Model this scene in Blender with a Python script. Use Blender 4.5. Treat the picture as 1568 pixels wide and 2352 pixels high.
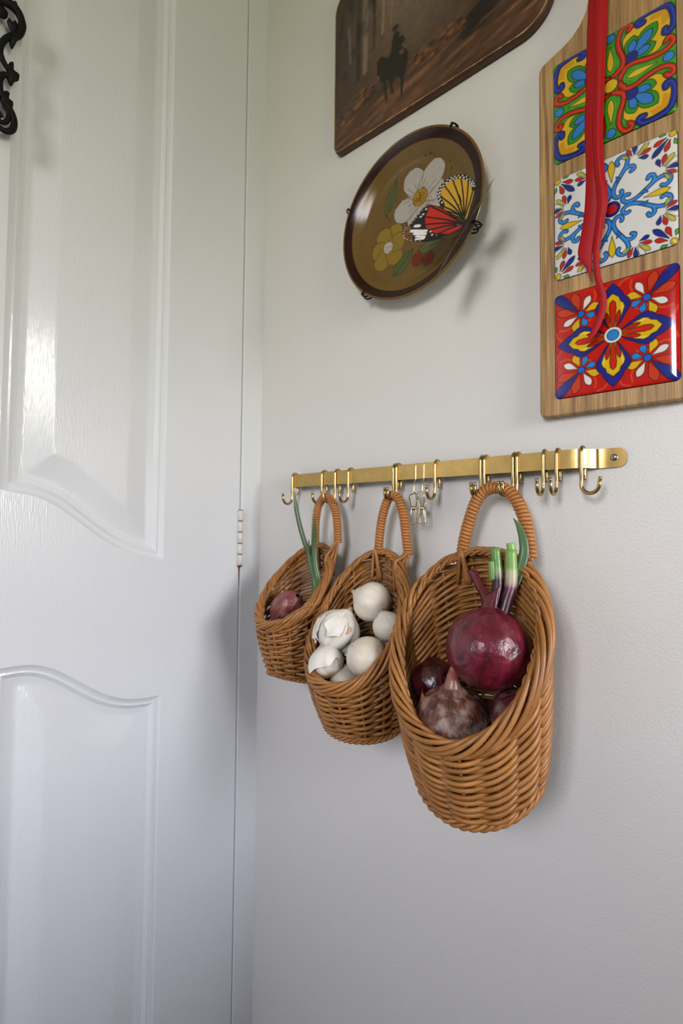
import bpy, math, random
import numpy as np
from mathutils import Matrix, Vector

for o in list(bpy.data.objects):
    bpy.data.objects.remove(o, do_unlink=True)
scene = bpy.context.scene
COL = scene.collection
rng = np.random.default_rng(7)
random.seed(7)
PI = math.pi

# ------------------------------------------------------------------ camera
CAM = np.array([0.593, -0.5, 1.15])
YAW, PITCH, ROLL = np.radians([40.4, 2.0, 0.57])
fwd = np.array([-np.sin(YAW) * np.cos(PITCH), np.cos(YAW) * np.cos(PITCH), np.sin(PITCH)])
rgt = np.cross(fwd, [0, 0, 1]); rgt /= np.linalg.norm(rgt)
upv = np.cross(rgt, fwd)
rgt, upv = np.cos(ROLL) * rgt + np.sin(ROLL) * upv, -np.sin(ROLL) * rgt + np.cos(ROLL) * upv
cd = bpy.data.cameras.new('camera')
cam = bpy.data.objects.new('camera', cd)
COL.objects.link(cam)
cam.matrix_world = Matrix([[rgt[0], upv[0], -fwd[0], CAM[0]], [rgt[1], upv[1], -fwd[1], CAM[1]],
                           [rgt[2], upv[2], -fwd[2], CAM[2]], [0, 0, 0, 1]])
cd.sensor_fit = 'VERTICAL'; cd.sensor_height = 36.0; cd.sensor_width = 24.0
cd.lens = 1130.0 / 2352.0 * 36.0
cd.clip_start = 0.01
cd.dof.use_dof = True
cd.dof.focus_distance = 0.46
cd.dof.aperture_fstop = 5.0
scene.camera = cam

# ------------------------------------------------------------------ world, windows' daylight, exposure
scene.view_settings.view_transform = 'Standard'
scene.view_settings.look = 'None'
scene.view_settings.exposure = 0.0
scene.view_settings.gamma = 1.0
scene.view_settings.use_curve_mapping = False
scene.cycles.use_denoising = True
scene.cycles.use_light_tree = False
scene.cycles.max_bounces = 4
scene.cycles.diffuse_bounces = 2
scene.cycles.glossy_bounces = 2
scene.cycles.transmission_bounces = 1
scene.cycles.use_adaptive_sampling = True
scene.cycles.adaptive_threshold = 0.12
scene.cycles.caustics_reflective = False
scene.cycles.caustics_refractive = False

world = bpy.data.worlds.new('daylight'); scene.world = world
world.use_nodes = True
wn = world.node_tree.nodes; wl = world.node_tree.links
wn.clear()
wo = wn.new('ShaderNodeOutputWorld'); bg = wn.new('ShaderNodeBackground')
tc = wn.new('ShaderNodeTexCoord'); sx = wn.new('ShaderNodeSeparateXYZ'); rp = wn.new('ShaderNodeValToRGB')
mp = wn.new('ShaderNodeMapRange')
mp.inputs['From Min'].default_value = -1; mp.inputs['From Max'].default_value = 1
wl.new(tc.outputs['Generated'], sx.inputs[0]); wl.new(sx.outputs['Z'], mp.inputs['Value'])
wl.new(mp.outputs['Result'], rp.inputs['Fac']); wl.new(rp.outputs['Color'], bg.inputs['Color'])
wl.new(bg.outputs[0], wo.inputs['Surface'])
el = rp.color_ramp.elements
el[0].position = 0.0; el[0].color = (0.17, 0.17, 0.10, 1)
el[1].position = 1.0; el[1].color = (0.76, 0.84, 1.20, 1)
for p, c in ((0.45, (0.28, 0.28, 0.18, 1)), (0.53, (0.76, 0.74, 0.66, 1)), (0.60, (0.98, 0.97, 1.06, 1))):
    e = el.new(p); e.color = c
bg.inputs['Strength'].default_value = 24.5

ROOM = dict(x1=1.75, y1=-2.0, z1=2.45)
WIN1 = (-0.75, -0.05, 1.10, 1.70)      # y0 y1 z0 z1 in the wall at x1
WIN2 = (0.43, 1.00, 1.40, 2.12)        # x0 x1 z0 z1 in the wall at y1


def portal(name, loc, rot, sx_, sy_):
    l = bpy.data.lights.new(name, 'AREA'); l.shape = 'RECTANGLE'; l.size = sx_; l.size_y = sy_
    l.cycles.is_portal = True
    o = bpy.data.objects.new(name, l); COL.objects.link(o); o.location = loc; o.rotation_euler = rot
    return o


portal('window_daylight', (ROOM['x1'] + .06, (WIN1[0] + WIN1[1]) / 2, (WIN1[2] + WIN1[3]) / 2), (PI / 2, 0, PI / 2), WIN1[1] - WIN1[0], WIN1[3] - WIN1[2])
portal('window_daylight', ((WIN2[0] + WIN2[1]) / 2, ROOM['y1'] - .06, (WIN2[2] + WIN2[3]) / 2), (PI / 2, 0, 0), WIN2[1] - WIN2[0], WIN2[3] - WIN2[2])


# ------------------------------------------------------------------ helpers
def lin(h):
    h = h.lstrip('#')
    c = np.array([int(h[i:i + 2], 16) / 255 for i in (0, 2, 4)])
    return np.where(c <= 0.04045, c / 12.92, ((c + 0.055) / 1.055) ** 2.4)


def rgba(h):
    c = lin(h); return (c[0], c[1], c[2], 1)


def new_mat(name):
    m = bpy.data.materials.new(name); m.use_nodes = True
    nt = m.node_tree
    return m, nt.nodes, nt.links, nt.nodes['Principled BSDF']


def mat(name, color, rough=0.5, metal=0.0, spec=0.5, coat=0.0, bump=None, vary=None, attr=False, sss=0.0, trans=0.0):
    """bump=(scale,strength,distance[,(sx,sy,sz)]) noise relief; vary=(scale,amount[,(sx,sy,sz)]) brightness grain; attr = colour from the painted attribute"""
    m, n, l, b = new_mat(name)
    b.inputs['Roughness'].default_value = rough
    b.inputs['Metallic'].default_value = metal
    b.inputs['Specular IOR Level'].default_value = spec
    b.inputs['Coat Weight'].default_value = coat
    b.inputs['Coat Roughness'].default_value = 0.08
    if sss:
        b.inputs['Subsurface Weight'].default_value = sss
        b.inputs['Subsurface Radius'].default_value = (1, .8, .6)
        b.inputs['Subsurface Scale'].default_value = .004
    src = None
    if attr:
        a = n.new('ShaderNodeAttribute'); a.attribute_name = 'Col'; src = a.outputs['Color']
    else:
        b.inputs['Base Color'].default_value = rgba(color)
    t = n.new('ShaderNodeTexCoord')
    if vary:
        mpn = n.new('ShaderNodeMapping'); mpn.inputs['Scale'].default_value = vary[2] if len(vary) > 2 else (1, 1, 1)
        l.new(t.outputs['Object'], mpn.inputs['Vector'])
        nz = n.new('ShaderNodeTexNoise'); nz.inputs['Scale'].default_value = vary[0]; nz.inputs['Detail'].default_value = 2
        l.new(mpn.outputs[0], nz.inputs['Vector'])
        mr = n.new('ShaderNodeMapRange')
        mr.inputs['From Min'].default_value = .25; mr.inputs['From Max'].default_value = .75
        mr.inputs['To Min'].default_value = 1 - vary[1]; mr.inputs['To Max'].default_value = 1 + vary[1]
        l.new(nz.outputs['Fac'], mr.inputs['Value'])
        mx = n.new('ShaderNodeMix'); mx.data_type = 'RGBA'; mx.blend_type = 'MULTIPLY'; mx.inputs['Factor'].default_value = 1
        if src is not None:
            l.new(src, mx.inputs['A'])
        else:
            mx.inputs['A'].default_value = rgba(color)
        l.new(mr.outputs[0], mx.inputs['B'])
        src = mx.outputs['Result']
    if src is not None:
        l.new(src, b.inputs['Base Color'])
    if bump:
        mpn = n.new('ShaderNodeMapping'); mpn.inputs['Scale'].default_value = bump[3] if len(bump) > 3 else (1, 1, 1)
        l.new(t.outputs['Object'], mpn.inputs['Vector'])
        nz = n.new('ShaderNodeTexNoise'); nz.inputs['Scale'].default_value = bump[0]; nz.inputs['Detail'].default_value = 1
        l.new(mpn.outputs[0], nz.inputs['Vector'])
        bp = n.new('ShaderNodeBump'); bp.inputs['Strength'].default_value = bump[1]; bp.inputs['Distance'].default_value = bump[2]
        l.new(nz.outputs['Fac'], bp.inputs['Height']); l.new(bp.outputs['Normal'], b.inputs['Normal'])
        if coat:
            l.new(bp.outputs['Normal'], b.inputs['Coat Normal'])
    if trans:
        b.inputs['Transmission Weight'].default_value = trans
    return m


M = {}
M['wall'] = mat('wall_paint', '#e7e4dd', .42, spec=.4, bump=(420, .20, .0012))
M['ceiling'] = mat('ceiling_paint', '#c9c7bb', .8)
M['far_wall'] = mat('far_wall_paint', '#a9a79c', .6)
M['floor'] = mat('floor_boards', '#5d4630', .5, vary=(6, .2, (1, 12, 1)))
M['door'] = mat('door_gloss_paint', '#e6e8ea', .19, spec=.5, bump=(620, .40, .0007, (1, 1, .16)))
M['door_flat'] = mat('frame_gloss_paint', '#e5e7e8', .30, bump=(90, .1, .001))
M['gap'] = mat('door_gap_dark', '#2e241d', .9)
M['hinge'] = mat('painted_hinge', '#dcd8d0', .35, vary=(160, .10))
M['rust'] = mat('rust', '#6e4030', .9, vary=(300, .3))
M['iron'] = mat('black_iron', '#060506', .6, spec=.25, bump=(300, .3, .0005))
M['brass'] = mat('brass', '#bd9f62', .28, metal=1, vary=(55, .16), bump=(60, .06, .0004, (1, 14, 14)))
M['brass_hook'] = mat('brass_wire', '#b39868', .24, metal=1, vary=(300, .08))
M['clip_wire'] = mat('pale_brass_wire', '#d6cba6', .25, metal=1)
M['steel'] = mat('steel_screw', '#b8b4ac', .25, metal=1)
M['dark_slot'] = mat('screw_recess', '#3c3934', .5, metal=1)
WK = []
for i, c in enumerate(('#a87139', '#a26c36', '#ae773e', '#9b6631')):
    WK.append(mat('wicker_cane_%s' % 'abcd'[i], c, .36, spec=.45, vary=(120, .14), bump=(500, .12, .0004)))
M['wrap'] = mat('handle_cane', '#b87a41', .38, spec=.45, vary=(90, .10))
M['core'] = mat('cane_core', '#7a4a20', .6)
M['paint'] = mat('glazed_print', '#fff', .10, coat=.6, attr=True)
M['plate'] = mat('stoneware_glaze', '#fff', .16, spec=.38, attr=True, vary=(450, .10))
M['wing'] = mat('printed_wing', '#fff', .30, coat=.25, attr=True)
M['picture'] = mat('varnished_print', '#fff', .36, coat=.15, attr=True, vary=(160, .10))
M['plaque_edge'] = mat('dark_wood_edge', '#4b2a18', .45, vary=(80, .25))
M['gilt'] = mat('worn_gilt', '#c09a62', .5, vary=(200, .35))
M['veg'] = mat('fresh_stem', '#fff', .35, attr=True, coat=.15, bump=(220, .12, .0006, (6, 6, .3)))
M['body'] = mat('butterfly_body', '#15110d', .7)
M['plate_back'] = mat('stoneware_back', '#7d6434', .4, vary=(300, .15))
M['garlic'] = mat('garlic_skin', '#fff', .42, attr=True, vary=(40, .05), bump=(120, .18, .0008))
M['paper'] = mat('garlic_paper', '#f2ece0', .5, vary=(60, .06), bump=(150, .25, .0008))
M['papertan'] = mat('garlic_paper_tan', '#d9b893', .5, vary=(60, .1))
M['dryskin'] = mat('dry_onion_skin', '#5a1420', .30, coat=.3, vary=(160, .35), bump=(160, .35, .001))
M['frame'] = mat('window_frame_paint', '#e8e6e0', .4)


def ribbon_mat():
    m, n, l, b = new_mat('red_satin')
    b.inputs['Base Color'].default_value = rgba('#b00a14')
    b.inputs['Roughness'].default_value = .42
    b.inputs['Specular IOR Level'].default_value = .3
    t = n.new('ShaderNodeTexCoord'); mpn = n.new('ShaderNodeMapping'); mpn.inputs['Scale'].default_value = (1, 1, 1)
    wv = n.new('ShaderNodeTexWave'); wv.wave_type = 'BANDS'; wv.bands_direction = 'Z'; wv.inputs['Scale'].default_value = 320
    bp = n.new('ShaderNodeBump'); bp.inputs['Strength'].default_value = .25; bp.inputs['Distance'].default_value = .0003
    l.new(t.outputs['Object'], wv.inputs['Vector']); l.new(wv.outputs['Fac'], bp.inputs['Height']); l.new(bp.outputs['Normal'], b.inputs['Normal'])
    return m


def oak_mat():
    m, n, l, b = new_mat('pale_oak')
    b.inputs['Roughness'].default_value = .48
    t = n.new('ShaderNodeTexCoord')
    mpn = n.new('ShaderNodeMapping'); mpn.inputs['Scale'].default_value = (9, 1, .35)
    nz = n.new('ShaderNodeTexNoise'); nz.inputs['Scale'].default_value = 26; nz.inputs['Detail'].default_value = 5; nz.inputs['Distortion'].default_value = .4
    cr = n.new('ShaderNodeValToRGB')
    cr.color_ramp.elements[0].position = .30; cr.color_ramp.elements[0].color = rgba('#8f6436')
    cr.color_ramp.elements[1].position = .62; cr.color_ramp.elements[1].color = rgba('#c69f68')
    m2 = n.new('ShaderNodeMapping'); m2.inputs['Scale'].default_value = (60, 1, 1.2)
    n2 = n.new('ShaderNodeTexNoise'); n2.inputs['Scale'].default_value = 22; n2.inputs['Detail'].default_value = 2
    mr = n.new('ShaderNodeMapRange'); mr.inputs['From Min'].default_value = .35; mr.inputs['From Max'].default_value = .6
    mr.inputs['To Min'].default_value = .72; mr.inputs['To Max'].default_value = 1.05
    mx = n.new('ShaderNodeMix'); mx.data_type = 'RGBA'; mx.blend_type = 'MULTIPLY'; mx.inputs['Factor'].default_value = 1
    l.new(t.outputs['Object'], mpn.inputs[0]); l.new(mpn.outputs[0], nz.inputs['Vector']); l.new(nz.outputs['Fac'], cr.inputs['Fac'])
    l.new(t.outputs['Object'], m2.inputs[0]); l.new(m2.outputs[0], n2.inputs['Vector']); l.new(n2.outputs['Fac'], mr.inputs['Value'])
    l.new(cr.outputs[0], mx.inputs['A']); l.new(mr.outputs[0], mx.inputs['B']); l.new(mx.outputs['Result'], b.inputs['Base Color'])
    bp = n.new('ShaderNodeBump'); bp.inputs['Strength'].default_value = .2; bp.inputs['Distance'].default_value = .0004
    l.new(n2.outputs['Fac'], bp.inputs['Height']); l.new(bp.outputs['Normal'], b.inputs['Normal'])
    return m


M['ribbon'] = ribbon_mat()
M['oak'] = oak_mat()


def onion_mat(name, dark, mid, pale, pale_amt, rough=.24, coat=.5, blotch=55):
    """meridian streaks from the object's own angle round its axis, plus blotches"""
    m, n, l, b = new_mat(name)
    b.inputs['Roughness'].default_value = rough; b.inputs['Coat Weight'].default_value = coat; b.inputs['Coat Roughness'].default_value = .24
    t = n.new('ShaderNodeTexCoord'); s = n.new('ShaderNodeSeparateXYZ'); l.new(t.outputs['Object'], s.inputs[0])
    at = n.new('ShaderNodeMath'); at.operation = 'ARCTAN2'; l.new(s.outputs['Y'], at.inputs[0]); l.new(s.outputs['X'], at.inputs[1])
    sn = n.new('ShaderNodeMath'); sn.operation = 'SINE'; l.new(at.outputs[0], sn.inputs[0])
    cs = n.new('ShaderNodeMath'); cs.operation = 'COSINE'; l.new(at.outputs[0], cs.inputs[0])
    zz = n.new('ShaderNodeMath'); zz.operation = 'MULTIPLY'; zz.inputs[1].default_value = 9; l.new(s.outputs['Z'], zz.inputs[0])
    cb = n.new('ShaderNodeCombineXYZ'); l.new(cs.outputs[0], cb.inputs[0]); l.new(sn.outputs[0], cb.inputs[1]); l.new(zz.outputs[0], cb.inputs[2])
    n1 = n.new('ShaderNodeTexNoise'); n1.inputs['Scale'].default_value = 5; n1.inputs['Detail'].default_value = 5; l.new(cb.outputs[0], n1.inputs['Vector'])
    n2 = n.new('ShaderNodeTexNoise'); n2.inputs['Scale'].default_value = blotch; n2.inputs['Detail'].default_value = 6; l.new(t.outputs['Object'], n2.inputs['Vector'])
    c1 = n.new('ShaderNodeValToRGB')
    c1.color_ramp.elements[0].position = .34; c1.color_ramp.elements[0].color = rgba(dark)
    c1.color_ramp.elements[1].position = .66; c1.color_ramp.elements[1].color = rgba(mid)
    l.new(n1.outputs['Fac'], c1.inputs['Fac'])
    r2 = n.new('ShaderNodeMapRange'); r2.inputs['From Min'].default_value = .62 - .3 * pale_amt; r2.inputs['From Max'].default_value = .78 - .3 * pale_amt
    l.new(n2.outputs['Fac'], r2.inputs['Value'])
    mx = n.new('ShaderNodeMix'); mx.data_type = 'RGBA'; l.new(r2.outputs[0], mx.inputs['Factor']); l.new(c1.outputs[0], mx.inputs['A'])
    mx.inputs['B'].default_value = rgba(pale)
    l.new(mx.outputs['Result'], b.inputs['Base Color'])
    n3 = n.new('ShaderNodeTexVoronoi'); n3.feature = 'SMOOTH_F1'; n3.inputs['Scale'].default_value = 75; n3.inputs['Smoothness'].default_value = .25
    wr = n.new('ShaderNodeMix'); wr.data_type = 'VECTOR'; wr.inputs['Factor'].default_value = .03
    l.new(t.outputs['Object'], wr.inputs['A']); l.new(n2.outputs['Color'], wr.inputs['B']); l.new(wr.outputs['Result'], n3.inputs['Vector'])
    b0 = n.new('ShaderNodeBump'); b0.inputs['Strength'].default_value = .32; b0.inputs['Distance'].default_value = .004
    l.new(n3.outputs['Distance'], b0.inputs['Height'])
    bp = n.new('ShaderNodeBump'); bp.inputs['Strength'].default_value = .35; bp.inputs['Distance'].default_value = .0012
    l.new(b0.outputs['Normal'], bp.inputs['Normal'])
    ad = n.new('ShaderNodeMath'); ad.operation = 'ADD'; l.new(n1.outputs['Fac'], ad.inputs[0]); l.new(n2.outputs['Fac'], ad.inputs[1])
    l.new(ad.outputs[0], bp.inputs['Height']); l.new(bp.outputs['Normal'], b.inputs['Normal']); l.new(bp.outputs['Normal'], b.inputs['Coat Normal'])
    return m


M['onion_red'] = onion_mat('red_onion_skin', '#4a0d1a', '#7a1c30', '#8f4456', .10, .3, .35)
M['onion_dark'] = onion_mat('dark_red_onion_skin', '#24070d', '#561320', '#6a3c3a', .2)
M['onion_brown'] = onion_mat('dusty_brown_onion_skin', '#33151a', '#7c4c36', '#937c6e', .42, .5, .1, 95)
M['onion_grey'] = onion_mat('greyish_onion_skin', '#35101a', '#6b2733', '#8d7468', .55, .45, .2)
M['shallot'] = onion_mat('pink_shallot_skin', '#6a2a2a', '#94504a', '#a8746a', .35, .35, .3)


def obj(name, V, F, m, parent=None, smooth=True, cols=None, label=None):
    V = np.asarray(V, float).reshape(-1, 3)
    if parent is not None:
        V = V - np.array(parent['_base'])
    me = bpy.data.meshes.new(name)
    if isinstance(F, np.ndarray) and F.shape[1] == 4:
        nf = len(F)
        me.vertices.add(len(V)); me.vertices.foreach_set('co', V.ravel())
        me.loops.add(nf * 4); me.loops.foreach_set('vertex_index', F.ravel().astype(np.int32))
        me.polygons.add(nf)
        me.polygons.foreach_set('loop_start', np.arange(0, nf * 4, 4, dtype=np.int32))
        me.update(calc_edges=True); me.validate()
    else:
        me.from_pydata(V.tolist(), [], [list(map(int, f)) for f in F])
        me.update()
    if smooth:
        me.polygons.foreach_set('use_smooth', np.ones(len(me.polygons), bool))
    if cols is not None:
        a = me.color_attributes.new('Col', 'FLOAT_COLOR', 'POINT')
        c = np.ones((len(V), 4)); c[:, :3] = cols
        a.data.foreach_set('color', c.ravel())
    if m is not None:
        me.materials.append(m)
    o = bpy.data.objects.new(name, me)
    COL.objects.link(o)
    if parent is not None:
        o.parent = parent
        o['_base'] = [0.0, 0.0, 0.0] if '_base' not in parent else list(parent['_base'])
    if label:
        o['label'] = label
    return o


def tag(o, label, cat=None, group=None, kind=None):
    o['label'] = label
    if cat: o['category'] = cat
    if group: o['group'] = group
    if kind: o['kind'] = kind
    return o


def thing(name, loc, label, cat, group=None):
    o = bpy.data.objects.new(name, None); COL.objects.link(o)
    o.empty_display_size = .02
    o.location = loc; o['_base'] = [float(v) for v in loc]
    return tag(o, label, cat, group)


def struct(o, label=None):
    o['kind'] = 'structure'
    if label: o['label'] = label
    return o


def sm(pts, n=8, closed=False):
    """Catmull-Rom through the points"""
    P = np.asarray(pts, float)
    if closed:
        Q = np.vstack([P[-1], P, P[0], P[1]])
    else:
        Q = np.vstack([2 * P[0] - P[1], P, 2 * P[-1] - P[-2]])
    out = []
    for i in range(1, len(Q) - 2):
        p0, p1, p2, p3 = Q[i - 1:i + 3]
        for t in np.linspace(0, 1, n, endpoint=False):
            out.append(.5 * (2 * p1 + (p2 - p0) * t + (2 * p0 - 5 * p1 + 4 * p2 - p3) * t * t + (3 * p1 - p0 - 3 * p2 + p3) * t ** 3))
    if not closed:
        out.append(Q[-2])
    return np.array(out)


def tube(path, r, sides=6, closed=False, flat=1.0, ref=None):
    P = np.asarray(path, float); n = len(P)
    r = np.broadcast_to(np.asarray(r, float), (n,))
    T = (np.roll(P, -1, 0) - np.roll(P, 1, 0)) if closed else np.gradient(P, axis=0)
    T /= np.linalg.norm(T, axis=1)[:, None] + 1e-12
    N = np.zeros_like(P)
    v = np.array([0, 0, 1.]) if ref is None else np.array(ref, float)
    if abs(v @ T[0]) > .9: v = np.array([1., 0, 0])
    v = v - (v @ T[0]) * T[0]; v /= np.linalg.norm(v)
    for i in range(n):
        v = v - (v @ T[i]) * T[i]; v /= np.linalg.norm(v) + 1e-12
        N[i] = v
    B = np.cross(T, N)
    a = np.arange(sides) * 2 * PI / sides
    V = P[:, None] + r[:, None, None] * (np.cos(a)[None, :, None] * N[:, None] + flat * np.sin(a)[None, :, None] * B[:, None])
    V = V.reshape(-1, 3)
    i = np.arange(n if closed else n - 1)[:, None]; j = np.arange(sides)[None]
    i2 = (i + 1) % n; j2 = (j + 1) % sides
    F = np.stack([i * sides + j, i * sides + j2, i2 * sides + j2, i2 * sides + j], -1).reshape(-1, 4)
    if closed:
        return V, F
    F = F.tolist()
    F.append(list(range(sides))[::-1]); F.append([(n - 1) * sides + k for k in range(sides)])
    return V, F


def join(parts):
    V = []; F = []; o = 0
    for v, f in parts:
        V.append(np.asarray(v, float)); F += [[int(k) + o for k in q] for q in f]; o += len(v)
    return np.vstack(V), F


def box(x0, x1, y0, y1, z0, z1):
    V = [(x, y, z) for x in (x0, x1) for y in (y0, y1) for z in (z0, z1)]
    F = [(0, 1, 3, 2), (4, 6, 7, 5), (0, 4, 5, 1), (2, 3, 7, 6), (0, 2, 6, 4), (1, 5, 7, 3)]
    return np.array(V, float), F


def lathe(prof, n=32, axis_fn=None):
    """prof: (r, h) list; returns quads round +z, caps closed by tiny radii"""
    prof = np.asarray(prof, float); m = len(prof)
    a = np.arange(n) * 2 * PI / n
    V = np.stack([prof[:, 0][:, None] * np.cos(a), prof[:, 0][:, None] * np.sin(a), np.broadcast_to(prof[:, 1][:, None], (m, n))], -1).reshape(-1, 3)
    i = np.arange(m - 1)[:, None]; j = np.arange(n)[None]; j2 = (j + 1) % n
    F = np.stack([i * n + j, i * n + j2, (i + 1) * n + j2, (i + 1) * n + j], -1).reshape(-1, 4)
    return V, F


def basis(z, x=(1, 0, 0)):
    z = np.array(z, float); z /= np.linalg.norm(z)
    x = np.array(x, float); x -= (x @ z) * z; x /= np.linalg.norm(x)
    return np.column_stack([x, np.cross(z, x), z])


def bevel(o, w, seg=2):
    b = o.modifiers.new('bevel', 'BEVEL'); b.width = w; b.segments = seg; b.limit_method = 'ANGLE'; b.angle_limit = .6
    return o


def prism(outline, y0, y1):
    """outline (x,z) in the wall plane extruded along y from y0 (back) to y1 (front)"""
    n = len(outline)
    V = [(x, y0, z) for x, z in outline] + [(x, y1, z) for x, z in outline]
    F = [list(range(n)), list(range(n, 2 * n))[::-1]] + [[i, n + i, n + (i + 1) % n, (i + 1) % n] for i in range(n)]
    return np.array(V), F


def value_noise(x, y, seed=0, octaves=4):
    r = np.random.default_rng(seed); out = 0; amp = 1; tot = 0
    for k in range(octaves):
        g = r.random((64, 64))
        xi = np.floor(x).astype(int); yi = np.floor(y).astype(int); fx = x - xi; fy = y - yi
        fx = fx * fx * (3 - 2 * fx); fy = fy * fy * (3 - 2 * fy)
        a = g[xi % 64, yi % 64]; b = g[(xi + 1) % 64, yi % 64]; c = g[xi % 64, (yi + 1) % 64]; d = g[(xi + 1) % 64, (yi + 1) % 64]
        out = out + amp * ((a * (1 - fx) + b * fx) * (1 - fy) + (c * (1 - fx) + d * fx) * fy); tot += amp
        amp *= .5; x = x * 2 + 11.3; y = y * 2 + 5.7
    return out / tot


class Paint:
    """layered flat print evaluated at the mesh vertices"""

    def __init__(self, X, Y, base, aa):
        self.X = X; self.Y = Y; self.aa = aa
        self.c = np.tile(lin(base) if isinstance(base, str) else base, (len(X), 1)).astype(float)

    def _over(self, idx, d, col, hard=None):
        a = np.clip(.5 - d / (hard or self.aa), 0, 1)[:, None]
        col = lin(col) if isinstance(col, str) else col
        self.c[idx] = self.c[idx] * (1 - a) + a * col

    def _crop(self, pts, pad):
        lo = pts.min(0) - pad; hi = pts.max(0) + pad
        return np.nonzero((self.X > lo[0]) & (self.X < hi[0]) & (self.Y > lo[1]) & (self.Y < hi[1]))[0]

    @staticmethod
    def _segd(px, py, pts, closed):
        d = np.full(len(px), 9e9)
        n = len(pts)
        for i in range(n if closed else n - 1):
            a = pts[i]; b = pts[(i + 1) % n]; ab = b - a; L = ab @ ab + 1e-15
            t = np.clip(((px - a[0]) * ab[0] + (py - a[1]) * ab[1]) / L, 0, 1)
            d = np.minimum(d, (px - a[0] - t * ab[0]) ** 2 + (py - a[1] - t * ab[1]) ** 2)
        return np.sqrt(d)

    def fill(self, pts, col, ol=0, oc='#14100f'):
        pts = np.asarray(pts, float)
        idx = self._crop(pts, ol + 2 * self.aa)
        if not len(idx): return
        px = self.X[idx]; py = self.Y[idx]
        d = self._segd(px, py, pts, True)
        ins = np.zeros(len(px), bool); n = len(pts)
        for i in range(n):
            a = pts[i]; b = pts[(i + 1) % n]
            cnd = ((a[1] > py) != (b[1] > py)) & (px < (b[0] - a[0]) * (py - a[1]) / (b[1] - a[1] + 1e-15) + a[0])
            ins ^= cnd
        d = np.where(ins, -d, d)
        if ol: self._over(idx, d - ol, oc)
        self._over(idx, d, col)

    def stroke(self, pts, w, col, ol=0, oc='#14100f'):
        pts = np.asarray(pts, float)
        idx = self._crop(pts, w + ol + 2 * self.aa)
        if not len(idx): return
        d = self._segd(self.X[idx], self.Y[idx], pts, False)
        if ol: self._over(idx, d - w - ol, oc)
        self._over(idx, d - w, col)

    def dot(self, c, r, col, ol=0, oc='#14100f', sy=1.0):
        a = np.linspace(0, 2 * PI, 24, endpoint=False)
        self.fill(np.stack([c[0] + r * np.cos(a), c[1] + r * sy * np.sin(a)], -1), col, ol, oc)

    def drop(self, tip, end, w, col, ol=0, oc='#14100f'):
        tip = np.array(tip, float); end = np.array(end, float); ax = end - tip; L = np.linalg.norm(ax); ax /= L
        nn = np.array([-ax[1], ax[0]])
        s = np.linspace(0, 1, 14); hw = w * np.sin(PI * s ** 1.7) ** .8; hw[0] = hw[-1] = 0
        A = tip + s[:, None] * L * ax + hw[:, None] * nn; B = tip + s[:, None] * L * ax - hw[:, None] * nn
        self.fill(np.vstack([A, B[::-1][1:-1]]), col, ol, oc)


# ------------------------------------------------------------------ room shell
RX, RY, RZ = ROOM['x1'], ROOM['y1'], ROOM['z1']
struct(obj('floor', *box(-.15, RX + .1, RY - .1, .1, -.05, 0), M['floor'], smooth=False), 'wooden floor of the room')
struct(obj('ceiling', *box(-.15, RX + .1, RY - .1, .1, RZ, RZ + .05), M['ceiling'], smooth=False), 'white ceiling of the room')
struct(obj('wall_back', *box(-.15, RX, 0, .1, 0, RZ), M['wall'], smooth=False), 'off-white painted wall behind the baskets')
y0, y1, z0, z1 = WIN1
V, F = join([box(RX, RX + .1, RY - .1, y0, 0, RZ), box(RX, RX + .1, y1, .1, 0, RZ), box(RX, RX + .1, y0, y1, 0, z0), box(RX, RX + .1, y0, y1, z1, RZ)])
struct(obj('wall_right', V, F, M['far_wall'], smooth=False), 'wall with a window on the right side of the room')


def window(name, lo, hi, along):
    (a0, a1, c0, c1) = (lo[0], hi[0], lo[1], hi[1]); parts = []
    t = .05

    def bx(p0, p1, q0, q1):
        return box(RX + .02, RX + .08, p0, p1, q0, q1) if along == 'y' else box(p0, p1, RY - .08, RY - .02, q0, q1)
    mid = (a0 + a1) / 2
    parts = [bx(a0, a0 + t, c0, c1), bx(a1 - t, a1, c0, c1), bx(a0 + t, a1 - t, c0, c0 + t), bx(a0 + t, a1 - t, c1 - t, c1), bx(mid - .025, mid + .025, c0 + t, c1 - t)]
    V, F = join(parts)
    struct(obj(name, V, F, M['frame'], smooth=False), 'white window frame')


window('window_1', (y0, z0), (y1, z1), 'y')
a0, a1, c0, c1 = WIN2
V, F = join([box(-.1, a0, RY - .1, RY, 0, RZ), box(a1, RX, RY - .1, RY, 0, RZ), box(a0, a1, RY - .1, RY, 0, c0), box(a0, a1, RY - .1, RY, c1, RZ)])
struct(obj('wall_front', V, F, M['far_wall'], smooth=False), 'wall with a window behind the viewer')
window('window_2', (a0, c0), (a1, c1), 'x')

# unseen low wall on the right, added to shade the lower wall and door
struct(obj('wall_added_shade', *box(.98, RX - .002, -.78, 0, 0, 1.04), M['far_wall'], smooth=False), 'low wall out of view, added to shade the lower wall and door')

# left wall round the door: door opening y -0.80 .. -0.0385
DY0, DY1, DZ1 = -0.7785, -0.0385, 2.04
V, F = join([box(-.1, 0, RY, DY0 - .04, 0, RZ), box(-.1, 0, DY0 - .04, .1, DZ1 + .04, RZ)])
struct(obj('wall_left', V, F, M['wall'], smooth=False), 'off-white wall round the door')


def frame_strip(ya, yb, za, zb):
    return box(-.1, .0015, ya, yb, za, zb)


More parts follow.
